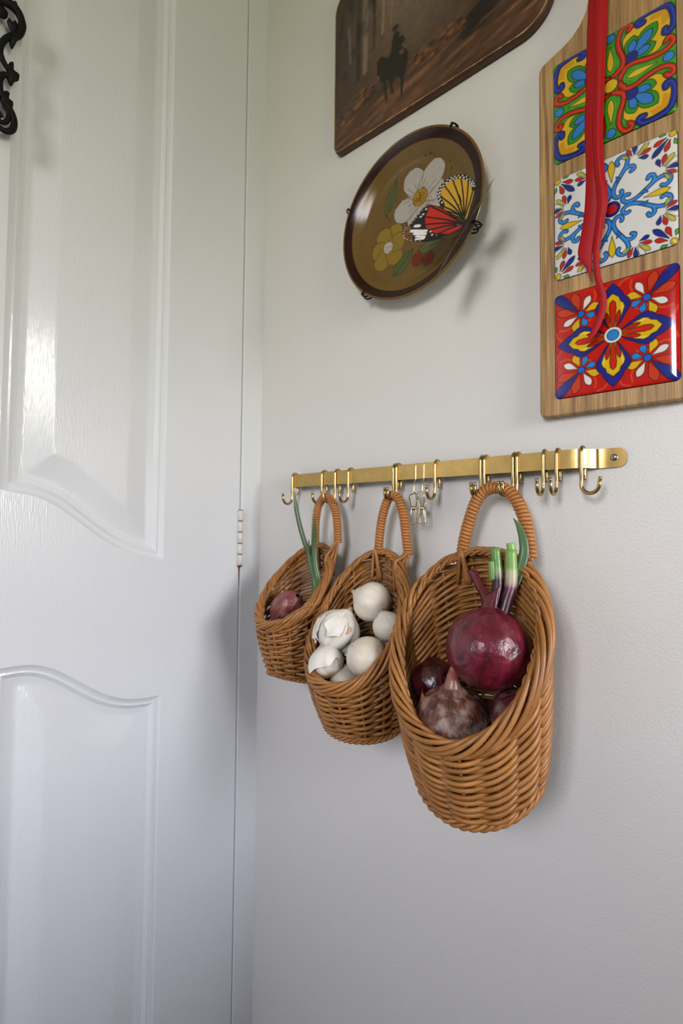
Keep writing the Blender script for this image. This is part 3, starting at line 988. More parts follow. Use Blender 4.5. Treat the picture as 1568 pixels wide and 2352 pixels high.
shoot([(.4080, -.070, 1.074), (.4095, -.066, 1.090), (.4100, -.064, 1.105), (.4070, -.062, 1.134)], (.0060, .0046),
      [(0, '#2a0b18'), (.68, '#2e0d1c'), (.74, '#8f8a78'), (.77, '#8aa66a'), (.84, '#57863a'), (1, '#6f9c4a')], t1, lab='purple shoot cut off green at the top')
shoot([(.4060, -.0665, 1.105), (.4055, -.0660, 1.113), (.4050, -.0655, 1.122)], (.0034, .0032), [(0, '#57863a'), (1, '#7fa85c')], t1)
shoot([(.4165, -.070, 1.074), (.4190, -.066, 1.088), (.4215, -.062, 1.103), (.4205, -.060, 1.133)], (.0062, .0052),
      [(0, '#2c0c1a'), (.42, '#3c0f22'), (.58, '#5f1f40'), (.68, '#b8a890'), (.79, '#b9bd92'), (.83, '#7fa456'), (1, '#7aa850')], t1, lab='pale shoot cut off green at the top')
shoot([(.4210, -.058, 1.125), (.4195, -.058, 1.139)], (.0040, .0040), [(0, '#6f9c4a'), (1, '#8fb868')], t1)


def blade(pts, w, cols, parent, name, nrm=(.6, -.8, 0), lab=None, cup=.25):
    """flat tapering leaf blade with a shallow trough"""
    P = sm(pts, 8); n = len(P)
    wd = np.interp(np.linspace(0, 1, n), np.linspace(0, 1, len(w)), w)
    T = np.gradient(P, axis=0); T /= np.linalg.norm(T, axis=1)[:, None]
    nr = np.array(nrm, float)
    S = np.cross(T, nr); S /= np.linalg.norm(S, axis=1)[:, None]; Nn = np.cross(S, T)
    V = []; th = .0005
    for i in range(n):
        for k in (-1, 0, 1):
            V.append(P[i] + S[i] * wd[i] * k + Nn[i] * (-cup * wd[i] * abs(k)))
    for i in range(n):
        for k in (-1, 0, 1):
            V.append(P[i] + S[i] * wd[i] * k * .96 + Nn[i] * (-cup * wd[i] * abs(k) - th))
    F = []; m_ = 3 * n
    for i in range(n - 1):
        for k in (0, 1):
            a = 3 * i + k; F.append([a, a + 1, a + 4, a + 3]); F.append([m_ + a, m_ + a + 3, m_ + a + 4, m_ + a + 1])
        for k in (0, 2):
            a = 3 * i + k; F.append([a, a + 3, m_ + a + 3, m_ + a])
    u = np.concatenate([np.repeat(np.linspace(0, 1, n), 3)] * 2)
    c = np.stack([np.interp(u, np.linspace(0, 1, len(cols)), [lin(x)[k] for x in cols]) for k in range(3)], -1)
    return obj(name, V, F, M['veg'], parent, cols=c, label=lab)


blade([(.4225, -.0600, 1.095), (.4265, -.058, 1.1092), (.4305, -.055, 1.128), (.4298, -.053, 1.140), (.4250, -.050, 1.153), (.4183, -.048, 1.1618)],
      [.0028, .0040, .0044, .0042, .0030, .0004], ['#4a6636', '#4b6a38', '#48653a', '#506f42', '#587748'], t1, 'green_leaf', lab='curved green leaf rising from the onion')


def flap(pts_grid, m, parent, name, lab=None, th=.0004):
    """a thin curled sheet from a small grid of points (rows x cols)"""
    G = np.asarray(pts_grid, float); r_, c_ = G.shape[:2]
    # densify along both directions
    G = np.stack([sm(G[:, j], 5) for j in range(c_)], 1)
    G = np.stack([sm(G[i], 5) for i in range(G.shape[0])], 0)
    r_, c_ = G.shape[:2]
    V = G.reshape(-1, 3)
    F = np.array([[i * c_ + j, i * c_ + j + 1, (i + 1) * c_ + j + 1, (i + 1) * c_ + j] for i in range(r_ - 1) for j in range(c_ - 1)])
    o = obj(name, V, F, m, parent, label=lab)
    s = o.modifiers.new('thickness', 'SOLIDIFY'); s.thickness = th
    return o


flap([[(.3990, -.074, 1.078), (.4050, -.080, 1.078), (.4110, -.079, 1.078)],
      [(.3965, -.072, 1.089), (.4020, -.077, 1.090), (.4070, -.074, 1.093)],
      [(.3885, -.070, 1.102), (.3940, -.073, 1.101), (.3990, -.071, 1.100)],
      [(.3810, -.067, 1.1115), (.3870, -.070, 1.1135), (.3920, -.068, 1.1130)]], M['dryskin'], t1, 'dry_skin', 'dark red dry skin curling off the onion neck')
flap([[(.4020, -.083, 1.076), (.4090, -.085, 1.077), (.4160, -.082, 1.076)],
      [(.4025, -.079, 1.086), (.4095, -.080, 1.088), (.4150, -.077, 1.090)],
      [(.4045, -.075, 1.093), (.4105, -.076, 1.096), (.4155, -.072, 1.102)]], M['dryskin'], t1, 'dry_skin')

t2, R2, h2 = onion(np.array([.3815, -.0950, .9830]), .0325, (.05, -.12, 1.0), M['onion_brown'], 'dusty brown onion with a dry pointed neck at the front', sq=.84, neck=.22, rough=.022, seed=8)
tp2 = np.array([.3815, -.0950, .9830]) + R2 @ np.array([0, 0, h2])
V, F, c = grad_tube(sm([tp2 - [0, 0, .007], tp2 + [.0005, 0, .003], tp2 + [.003, -.001, .011], tp2 + [.0035, -.002, .018]], 6), np.interp(np.linspace(0, 1, 19), [0, .3, .7, 1], [.0085, .0058, .0046, .0030]),
                    [(0, '#8a6a50'), (.3, '#9a6a5c'), (.6, '#a04a4c'), (.85, '#b98f6a'), (1, '#cdb08a')], 10)
V = V + (value_noise(V[:, 0] * 900 + 30, V[:, 2] * 500, 4, 3) - .5)[:, None] * .0012
obj('dry_neck', V, F, M['veg'], t2, cols=c)
flap([[(.352, -.098, 1.002), (.358, -.108, 1.003), (.364, -.113, 1.000)], [(.3525, -.101, .996), (.357, -.110, .996), (.364, -.1165, .994)], [(.354, -.103, .989), (.358, -.111, .989), (.366, -.119, .986)]],
     mat('tan_onion_skin', '#9a6440', .45, vary=(140, .3)), t2, 'peeling_skin', 'tan peeling outer skin')
onion(np.array([.3480, -.0690, 1.0020]), .0235, (-.2, .1, 1), M['onion_dark'], 'dark red onion at the left, half in shadow', seed=11, neck=.1)
onion(np.array([.4310, -.0720, .9900]), .0240, (.3, -.2, 1), M['onion_grey'], 'greyish red onion at the right under the big one', seed=12, neck=.1, rough=.02)

# smallest basket: shallot and a sprouting onion behind the rim
onion(np.array([.1385, -.0700, 1.0500]), .0200, (.75, -.1, .62), M['shallot'], 'pinkish shallot lying in the smallest basket', sq=1.35, neck=.1, seed=15, name='shallot')
t5, R5, h5 = onion(np.array([.1690, -.0560, 1.0420]), .0185, (.05, .1, 1), M['shallot'], 'sprouting onion with long green leaves in the smallest basket', seed=16, neck=.2)
lf = ['#7c9055', '#4e6c34', '#41602e', '#3d5b2c', '#425e33']
blade([(.1700, -.054, 1.060), (.1735, -.052, 1.085), (.1640, -.050, 1.107), (.1500, -.049, 1.128), (.1400, -.049, 1.150), (.1315, -.049, 1.176), (.1275, -.049, 1.1990)],
      [.0030, .0036, .0034, .0032, .0030, .0028, .0006], lf, t5, 'green_leaf', nrm=(.6, -.8, .1), lab='longest green leaf leaning left')
blade([(.1715, -.054, 1.060), (.1745, -.052, 1.085), (.1690, -.051, 1.105), (.1655, -.050, 1.125), (.1655, -.050, 1.145), (.1665, -.050, 1.1650)],
      [.0030, .0034, .0032, .0036, .0032, .0005], lf, t5, 'green_leaf', nrm=(.7, -.7, .1))
blade([(.1690, -.055, 1.060), (.1705, -.054, 1.080), (.1630, -.052, 1.098), (.1570, -.051, 1.115), (.1560, -.050, 1.136)],
      [.0026, .0032, .0028, .0026, .0005], lf, t5, 'green_leaf', nrm=(.5, -.85, .1))

# ------------------------------------------------------------------ garlic


def garlic(loc, r, axis, label, lobes=7, depth=.07, seed=0, tint='#efe9dc', root=True):
    t = thing('garlic_bulb', loc, label, 'garlic', 'garlic bulbs in the middle basket')
    R_ = basis(axis); loc = np.array(loc)
    prof = []
    for a in np.linspace(-PI / 2 + .03, PI / 2 - .03, 26):
        h = math.sin(a); prof.append((r * math.cos(a) ** .9, r * .88 * h + r * .16 * max(0, (h - .90) / .10) ** 1.3))
    V, F = lathe(prof, 56)
    ph = np.arctan2(V[:, 1], V[:, 0]); q = V[:, 2] / r
    lob = np.abs(np.cos(lobes / 2 * ph + seed + .5 * np.sin(2 * ph + seed))) ** .55
    V[:, :2] *= (1 - depth * (1 - lob) * np.clip(1.2 - q * .5, .3, 1.3))[:, None]
    V *= (1 + .05 * (value_noise(np.cos(ph) * 1.5 + 5, np.sin(ph) * 1.5 + q + 5, seed + 20, 3) - .5))[:, None]
    base = lin(tint); yel = lin('#dccfae')
    st = np.clip((value_noise(ph * 6 + 40, q * 1.2 + 9, seed + 3, 3) - .45) * 1.6, 0, .5)[:, None]
    c = base * (1 - st) + yel * st
    bot = np.clip((-q - .74) / .12, 0, 1)[:, None] * (1 if root else 0); c = c * (1 - bot) + lin('#b79a68') * bot
    obj('bulb', (V @ R_.T) + loc, F, M['garlic'], t, cols=c)
    # dried stem stub
    tp = loc + R_ @ np.array([0, 0, prof[-1][1] - .001]); ax = R_ @ np.array([0, 0, 1.0])
    Vn, Fn, cn = grad_tube(np.array([tp - ax * r * .12, tp + ax * r * .10, tp + ax * r * .2]), np.array([.16, .11, .09]) * r, [(0, '#e6dcc4'), (.7, '#c9ab70'), (1, '#8a6a3a')], 9)
    obj('stem_stub', Vn, Fn, M['garlic'], t, cols=cn)
    if not root:
        return t, R_, loc
    Vr, Fr, cr_ = grad_tube(np.array([loc - ax * r * .80, loc - ax * r * .89]), np.array([.22, .18]) * r, [(0, '#cbb68c'), (1, '#8f7242')], 10)
    obj('root_plate', Vr, Fr, M['garlic'], t, cols=cr_)
    return t, R_, loc


def patch(t, R_, loc, r, az0, az1, el0, el1, lift, m, lab=None, n=4):
    """papery skin hugging the bulb and lifting at one edge (angles in the bulb's own axes, degrees)"""
    G = []
    n = 6
    for i, e0_ in enumerate(np.linspace(el0, el1, n)):
        row = []
        for j, a in enumerate(np.linspace(az0, az1, n)):
            e = e0_ + (random.uniform(-6, 6) if i == n - 1 else 0) + 8 * math.sin(1.5 * j + az0)
            a = a + random.uniform(-2.5, 2.5) - 10 * (i / (n - 1)) * (j / (n - 1) - .5)
            rr = r * (1.015 + lift * (i / (n - 1)) ** 3 * (.6 + .4 * math.sin(2.1 * j + az0)) + .012 * random.uniform(-1, 1))
            er = math.radians(e); ar = math.radians(a)
            row.append(loc + R_ @ (rr * np.array([math.cos(er) * math.cos(ar), math.cos(er) * math.sin(ar), .86 * math.sin(er)])))
        G.append(row)
    flap(G, m, t, 'papery_skin', lab, .0002)


garlic((.2590, -.0520, 1.0680), .0235, (-.85, -.30, .42), 'smooth garlic bulb lying on its side, topmost in the basket', lobes=6, depth=.06, seed=2, tint='#ece3d2')
tg, Rg, lg = garlic((.2310, -.0790, 1.0355), .0262, (.25, .45, .8), 'large white garlic bulb with torn papery skin at centre', lobes=7, depth=.22, seed=5)
to_cam = CAM - np.array([.2310, -.0790, 1.0355])
lc = Rg.T @ (to_cam / np.linalg.norm(to_cam)); AZ = math.degrees(math.atan2(lc[1], lc[0]))
patch(tg, Rg, lg, .0262, AZ - 38, AZ + 12, 42, -18, .10, M['paper'], 'white torn papery skin')
patch(tg, Rg, lg, .0262, AZ + 12, AZ + 32, 45, 8, .08, M['papertan'], 'tan strip of papery skin')
patch(tg, Rg, lg, .0262, AZ - 95, AZ - 50, 12, -55, .22, M['paper'])
patch(tg, Rg, lg, .0262, AZ + 42, AZ + 72, 0, -35, .28, M['paper'])
tg, Rg, lg = garlic((.2330, -.0985, 1.0060), .0190, (-.6, .2, .75), 'garlic bulb with a loose flap of skin at the front left', lobes=6, depth=.12, seed=9, tint='#e8e1d6')
to_cam = CAM - lg; lc = Rg.T @ (to_cam / np.linalg.norm(to_cam)); AZ = math.degrees(math.atan2(lc[1], lc[0]))
patch(tg, Rg, lg, .0190, AZ - 70, AZ + 55, 60, -30, .34, M['paper'], 'white skin flap standing off the bulb')
garlic((.2795, -.0900, 1.0180), .0215, (.5, .6, -.6), 'smooth cream garlic bulb against the front right rim', lobes=6, depth=.02, seed=13, tint='#e8dfcc', root=False)
garlic((.2870, -.0610, 1.0460), .0170, (-.2, -.3, .9), 'small garlic bulb at the right beside the onion basket', lobes=6, depth=.02, seed=17, tint='#ebe3d4')
garlic((.2480, -.0860, .9860), .0170, (.1, .2, .9), 'shaded garlic bulb lowest at the bottom of the basket', lobes=6, depth=.05, seed=21, tint='#ddd3c0')

# ------------------------------------------------------------------ picture plaque
pic = thing('picture_plaque', (.303, 0, 1.655), 'varnished wooden plaque with a dark print of a horse rider driving cattle', 'picture')
PX0, PX1, PZ0, PZ1 = .1552, .4440, 1.6610, 1.8880


def round_grid(x0, x1, z0, z1, nx, nz, rad):
    """rectangular grid whose corners are pulled onto arcs; rad = radii for (lower left, lower right, upper right, upper left)"""
    gx = np.linspace(x0, x1, nx); gz = np.linspace(z0, z1, nz)
    X, Z = np.meshgrid(gx, gz)
    X = X.ravel().copy(); Z = Z.ravel().copy()
    for (cx_, cz_, sx_, sz_), r in zip(((x0, z0, 1, 1), (x1, z0, -1, 1), (x1, z1, -1, -1), (x0, z1, 1, -1)), rad):
        ox, oz = cx_ + sx_ * r, cz_ + sz_ * r
        u = (ox - X) * sx_; v = (oz - Z) * sz_
        m_ = (u > 0) & (v > 0)
        # square to disc
        uu = u[m_] / r; vv = v[m_] / r
        mx = np.maximum(uu, vv); L = np.sqrt(uu ** 2 + vv ** 2) + 1e-12
        X[m_] = ox - sx_ * r * uu * mx / L; Z[m_] = oz - sz_ * r * vv * mx / L
    i = np.arange(nz - 1)[:, None]; j = np.arange(nx - 1)[None]
    F = np.stack([i * nx + j, i * nx + j + 1, (i + 1) * nx + j + 1, (i + 1) * nx + j], -1).reshape(-1, 4)
    bd = np.concatenate([np.arange(nx), np.arange(1, nz) * nx + nx - 1, (nz - 1) * nx + np.arange(nx - 2, -1, -1), np.arange(nz - 2, 0, -1) * nx])
    return X, Z, F, bd


X, Z, F, bd = round_grid(PX0 + .002, PX1 - .002, PZ0 + .002, PZ1 - .002, 330, 260, (.010, .034, .034, .030))
U_ = (X - .1555) / .2855; V_ = (Z - 1.657) / .2265
pt = Paint(U_, V_, '#4a3325', .006)
n1_ = value_noise(U_ * 7, V_ * 7, 1, 5); n2_ = value_noise(U_ * 26, V_ * 9, 2, 4); n3_ = value_noise(U_ * 14 + 3, V_ * 30, 3, 4)


def blend(mask, col):
    mask = np.clip(mask, 0, 1)[:, None]; pt.c = pt.c * (1 - mask) + mask * lin(col)


blend((n1_ - .3) * 1.6, '#6a4a36'); blend((n2_ - .5) * 1.2, '#2e2018')
blend((V_ - .22) * 1.5 * (1.2 - np.abs(U_ - .47) * 2.6), '#9a806a')             # dusty light in the middle distance
blend((.30 - V_) * 3 * (n3_ + .2), '#8a5636')                                   # warm ground
blend((.10 - V_) * 9, '#3a2418')
blend((.26 - U_) * 2.6 * (V_ > .3) * np.clip((V_ - .3) * 6, 0, 1), '#33261e')   # shaded trees at the left
for (x0_, y0_), (x1_, y1_), w_, c_ in (((.185, .40), (.192, 1.0), .018, '#a18a74'), ((.100, .52), (.088, .74), .010, '#84705f'), ((.284, .55), (.300, 1.0), .010, '#a58d70'),
                                       ((.330, .56), (.347, 1.0), .009, '#94805f'), ((.235, .50), (.240, 1.0), .014, '#3c2b20'), ((.145, .38), (.150, 1.0), .020, '#2f251e')):
    idx = np.arange(len(U_)); d_ = Paint._segd(U_ + .006 * (n2_ - .5), V_, np.array([(x0_, y0_), (x1_, y1_)]), False)
    blend(np.clip((w_ - d_) / w_ * 1.5, 0, .85) * (.5 + n2_), c_)
for (cx_, cy_), r_, c_ in (((.587, .267), .05, '#8d5a34'), ((.527, .245), .045, '#7f4d2c'), ((.50, .232), .035, '#8a5a36'), ((.443, .272), .03, '#7b4c2e'), ((.554, .335), .035, '#6f4a30'),
                           ((.152, .235), .035, '#8a5c36'), ((.083, .214), .03, '#7f5432'), ((.219, .273), .028, '#7a5030'), ((.12, .20), .02, '#2a1d16'), ((.19, .225), .022, '#2c1e17'), ((.56, .225), .03, '#3a251a'), ((.64, .25), .04, '#4a3020')):
    d_ = np.sqrt((U_ - cx_) ** 2 + ((V_ - cy_) * .9) ** 2); blend((1 - d_ / r_) * 1.2 * (.4 + n3_), c_)
for (cx_, cy_), rx_, ry_ in (((.743, .26), .09, .10), ((.700, .22), .06, .05), ((.79, .40), .09, .16)):
    d_ = np.sqrt(((U_ - cx_) / rx_) ** 2 + ((V_ - cy_) / ry_) ** 2); blend((1 - d_) * 2.2, '#18100d')
gr_ = value_noise(U_ * 5 + V_ * 9, V_ * 40 - U_ * 14, 9, 4); n4_ = value_noise(U_ * 60, V_ * 45, 12, 3)
blend((gr_ - .52) * 3 * np.clip((.36 - V_) * 6, 0, 1), '#a0683e'); blend((.46 - gr_) * 3 * np.clip((.36 - V_) * 6, 0, 1), '#2c1a12')
blend((n2_ - .52) * 3.5 * np.clip((.34 - U_) * 5, 0, 1) * np.clip((V_ - .38) * 6, 0, 1), '#1d1917')
rc = np.random.default_rng(31)
for k in range(64):
    t_ = rc.random()
    cx_, cy_ = ((.43 + .25 * t_, .235 + .06 * t_ + rc.normal(0, .022)) if k % 3 else (.04 + .22 * t_, .205 + .08 * t_ + rc.normal(0, .016)))
    rr_ = rc.uniform(.010, .020); cc_ = ('#9a6238', '#84502c', '#6e4226', '#3a2217', '#2a1912')[rc.integers(5)]
    d_ = np.sqrt(((U_ - cx_) / 1.25) ** 2 + (V_ - cy_) ** 2); blend((1 - d_ / rr_) * 1.6 * (.55 + .6 * n4_), cc_)
pt.c *= (.62 + .34 * n4_)[:, None]
horse = [(.255, .4), (.275, .418), (.315, .382), (.338, .41), (.383, .397), (.421, .333), (.414, .258), (.399, .204), (.391, .112), (.381, .119), (.381, .21), (.358, .252), (.339, .217), (.347, .144), (.332, .164), (.325, .244), (.304, .26), (.313, .128), (.302, .135), (.288, .255), (.268, .283), (.256, .323)]
pt.fill(horse, '#100b0a')
pt.fill([(.330, .40), (.334, .446), (.345, .490), (.352, .506), (.383, .468), (.406, .410), (.376, .392)], '#17100e')
pt.dot((.353, .520), .016, '#120c0b'); pt.fill([(.335, .525), (.372, .520), (.370, .528), (.340, .533)], '#120c0b')
pt.fill([(.372, .462), (.384, .466), (.382, .452)], '#9a7258'); pt.fill([(.372, .365), (.392, .372), (.398, .345), (.380, .345)], '#6b4634')
pt.fill([(.256, .318), (.270, .300), (.262, .292)], '#8a6a58')
V = np.stack([X, np.full_like(X, -.0100), Z], -1)
obj('print', V, F, M['picture'], pic, cols=pt.c, label='dark varnished print of a rider on horseback among trees')
loop = np.stack([X[bd], Z[bd]], -1)
c0_ = np.array([(PX0 + PX1) / 2, (PZ0 + PZ1) / 2])
n = len(loop)
jit = np.array([value_noise(np.array([i * .13]), np.array([3.0]), 5, 3)[0] - .5 for i in range(n)])
scl = lambda d: loop + (loop - c0_) / np.linalg.norm(loop - c0_, axis=1)[:, None] * d
rings = [(loop, np.full(n, -.0100)), (scl(.0006), -.0098 + .0005 * jit), (scl(.0014), np.full(n, -.0092)), (scl(.0026), np.full(n, -.0060)), (scl(.0024), np.full(n, 0.0))]
V = []; F1 = []; F2 = []
for L_, yy in rings:
    V += [(a, y, b) for (a, b), y in zip(L_, yy)]
for k in range(len(rings) - 1):
    for i in range(n):
        (F1 if k < 1 else F2).append([k * n + i, k * n + (i + 1) % n, (k + 1) * n + (i + 1) % n, (k + 1) * n + i])
F2.append([4 * n + i for i in range(n)])
obj('plaque_edge', V, F2, M['plaque_edge'], pic)
gl = np.array([(a, -.0100 + .0003 * j, b) for (a, b), j in zip(scl(.0007), jit)])
obj('gilt_edge', *tube(gl, .00032 + .00050 * np.clip(jit * 4, 0, 1), 5, True), M['gilt'], pic, label='worn gilt line round the print')

# ------------------------------------------------------------------ plate
PC = np.array([.2823, 0, 1.5186]); PRAD = .0965
pl = thing('decorative_plate', (PC[0], 0, PC[2] - PRAD), 'round olive stoneware plate with painted flowers and dark rim band', 'plate')
prof_f = sm([(.0002, .0102), (.030, .0102), (.058, .0104), (.068, .0116), (.076, .0150), (.0835, .0192), (.090, .0222), (.0945, .0238), (.0960, .0240), (.0968, .0230)], 22)
nr_, na_ = len(prof_f), 420
a = np.arange(na_) * 2 * PI / na_
V = np.stack([PC[0] + prof_f[:, 0][:, None] * np.cos(a), np.broadcast_to(-prof_f[:, 1][:, None], (nr_, na_)), PC[2] + prof_f[:, 0][:, None] * np.sin(a)], -1).reshape(-1, 3)
i = np.arange(nr_ - 1)[:, None]; j = np.arange(na_)[None]; j2 = (j + 1) % na_
Fp = np.stack([i * na_ + j, i * na_ + j2, (i + 1) * na_ + j2, (i + 1) * na_ + j], -1).reshape(-1, 4)
rad = np.repeat(prof_f[:, 0], na_)
P = Paint(V[:, 0], V[:, 2], '#6f5529', .0006)
nn_ = value_noise(V[:, 0] * 900, V[:, 2] * 900, 4, 3)[:, None]
ringn = value_noise(rad * 260, 0 * rad + 2, 6, 2)[:, None]
P.c *= (.80 + .22 * nn_ + .22 * ringn)
edge = np.clip((rad - .0842) / .0008, 0, 1)[:, None]; P.c = P.c * (1 - edge) + lin('#2b1009') * edge
edge = np.clip((rad - .0938) / .0008, 0, 1)[:, None]; P.c = P.c * (1 - edge) + (lin('#77552a') * (.7 + .5 * nn_)) * edge
OLC = '#33200f'
wc = np.array([.2932, 1.5426])


def petal(c, tip, w, col, ol=.0006, k=1.0):
    c = np.array(c); tip = np.array(tip); ax = tip - c; L = np.linalg.norm(ax) ; ax /= L; nn = np.array([-ax[1], ax[0]])
    s = np.linspace(0, 1, 22); hw = w * np.clip(1 - np.abs(2 * s - 1) ** 2.6, 0, 1) ** .5 * (.62 + .42 * s ** .5) * (1 + .04 * np.sin(13 * s * k)); hw[0] = .12 * w; hw[-1] = .0
    A = c + s[:, None] * L * ax + hw[:, None] * nn; B_ = c + s[:, None] * L * ax - hw[:, None] * nn
    P.fill(np.vstack([A, B_[::-1]]), col, ol, OLC)


for tip, w in (((.3185, 1.5205), .0150), ((.3255, 1.5440), .0120), ((.2860, 1.5075), .0140), ((.2570, 1.5300), .0145), ((.2790, 1.5800), .0150), ((.3215, 1.5755), .0150)):
    petal(wc, tip, w, '#b6ada2')
for k in range(22):
    an = k * 2 * PI / 22 + .1 * math.sin(k * 5); d = np.array([math.cos(an), math.sin(an)])
    P.stroke(np.array([wc + d * .0125, wc + d * (.0165 + .004 * (k % 3))]), .00028, '#6d4f33')
P.dot(wc, .0098, '#a97f22', .0007, OLC, 1.05)
for k in range(40):
    q = wc + rng.normal(0, .004, 2); P.dot(q, .0007, '#5d4312')
yc_ = np.array([.2476, 1.4986])
for tip in ((.2640, 1.5225), (.2370, 1.5235), (.2235, 1.4975), (.2330, 1.4735), (.2640, 1.4760), (.2720, 1.5020)):
    petal(yc_, tip, .0118, '#94782a')
P.dot(yc_, .0068, '#c2b8a6', .0006, OLC, 1.05)
for k in range(70):
    q = yc_ + rng.normal(0, .012, 2); P.dot(q, .0005, '#6b4f18')


def leafp(p0, p1, w, col='#565e36'):
    p0 = np.array(p0); p1 = np.array(p1); ax = p1 - p0; L = np.linalg.norm(ax); ax /= L; nn = np.array([-ax[1], ax[0]])
    s = np.linspace(0, 1, 18); hw = w * np.sin(PI * s ** .85)
    A = p0 + s[:, None] * L * ax + hw[:, None] * nn; B_ = p0 + s[:, None] * L * ax - hw[:, None] * nn
    P.fill(np.vstack([A, B_[::-1][1:-1]]), col, .0006, OLC); P.stroke(np.array([p0, p1]), .0003, OLC)


leafp((.2440, 1.5400), (.2600, 1.5790), .0066); P.stroke(sm([(.2600, 1.5790), (.2640, 1.5850)], 3), .0004, OLC); P.stroke(sm([(.2440, 1.5400), (.2510, 1.5300)], 3), .0004, OLC)
leafp((.2560, 1.4590), (.2835, 1.4830), .0078); leafp((.2900, 1.4790), (.3260, 1.4790), .0058, '#5c6438')
P.dot((.2896, 1.4690), .0072, '#742a1a', .0006, OLC, 1.15); P.dot((.3046, 1.4652), .0074, '#782c1a', .0006, OLC, 1.1)
for q in ((.302, 1.587), (.309, 1.586), (.333, 1.566), (.334, 1.558), (.270, 1.512)):
    P.dot(q, .0011, OLC)
obj('plate_face', V, Fp, M['plate'], pl, cols=P.c, label='olive glaze with white and yellow painted flowers')
pb_ = [(.0967, -.0231), (.0955, -.0205), (.085, -.0140), (.072, -.0085), (.056, -.0052), (.0535, -.0030), (.050, -.0030), (.047, -.0055), (.0002, -.0060)]
V, F = lathe([(r_, -y_) for r_, y_ in pb_], 96)
V = np.stack([PC[0] + V[:, 0], -V[:, 2], PC[2] + V[:, 1]], -1)
obj('plate_back', V, F, M['plate_back'], pl)
# wire hanger of the plate
hg = thing('plate_hanger', (PC[0], 0, PC[2]), 'black wire plate hanger with four claws gripping the plate rim', 'hanger')
for cx_, cz_ in ((.3461, 1.5988), (.1935, 1.5614), (.2197, 1.4426), (.3676, 1.4743)):
    d = np.array([cx_ - PC[0], cz_ - PC[2]]); d /= np.linalg.norm(d); D = np.array([d[0], 0, d[1]]); tg_ = np.array([-d[1], 0, d[0]])
    c = PC + D * PRAD

    def q(rr, y, s=0): return PC + D * rr + np.array([0, y, 0]) + tg_ * s
    pts = [q(.058, -.0012, -.002), q(.085, -.0030, -.002), q(.0980, -.0150, -.0022), q(.0990, -.0235, -.0020), q(.0968, -.0262, -.0008), q(.0940, -.0258, 0), q(.0968, -.0264, .0010), q(.0992, -.0235, .0022), q(.0995, -.0150, .0024), q(.085, -.0030, .002), q(.058, -.0012, .002)]
    obj('claw', *tube(sm(pts, 4), .0009, 6), M['iron'], hg)
obj('spring_wire', *tube(np.array([PC + .058 * np.array([math.cos(k * PI / 24), 0, math.sin(k * PI / 24)]) + [0, -.0011, 0] for k in range(48)]), .0009, 6, True), M['iron'], hg)

# ------------------------------------------------------------------ butterfly on the plate rim
bf = thing('butterfly_ornament', (.372, -.045, 1.458), 'paper monarch-style butterfly with yellow and red wings clipped to the plate rim', 'ornament')
yw = [(.3713, 1.4637), (.3765, 1.4760), (.3808, 1.4897), (.3808, 1.4969), (.3776, 1.5031), (.37, 1.5112), (.3609, 1.5145), (.353, 1.5146), (.3449, 1.5108), (.3405, 1.504), (.3408, 1.4963), (.3449, 1.487), (.3504, 1.4797), (.3623, 1.4699)]
rw = [(.3688, 1.4606), (.3636, 1.4657), (.3504, 1.481), (.3420, 1.4880), (.3325, 1.4932), (.3282, 1.4941), (.3196, 1.4862), (.3123, 1.4788), (.3049, 1.4739), (.3037, 1.4665), (.308, 1.4616), (.3198, 1.4566), (.3326, 1.4537), (.3464, 1.4541), (.3636, 1.456)]
BB = np.array([.3735, -.050, 1.4612])


def wing_grid(outline, root, nt=150, nr=56):
    o = sm(outline, 12, True); L = np.concatenate([[0], np.cumsum(np.linalg.norm(np.diff(np.vstack([o, o[:1]]), axis=0), axis=1))])
    s = np.linspace(0, L[-1], nt, endpoint=False); oo = np.stack([np.interp(s, L, np.append(o[:, k], o[0, k])) for k in (0, 1)], -1)
    rho = np.linspace(.02, 1, nr) ** .8
    G = np.array(root)[None, None] + rho[:, None, None] * (oo[None] - np.array(root)[None, None])
    i = np.arange(nr - 1)[:, None]; j = np.arange(nt)[None]; j2 = (j + 1) % nt
    F = np.stack([i * nt + j, i * nt + j2, (i + 1) * nt + j2, (i + 1) * nt + j], -1).reshape(-1, 4)
    return G.reshape(-1, 2), F, np.repeat(rho, nt)


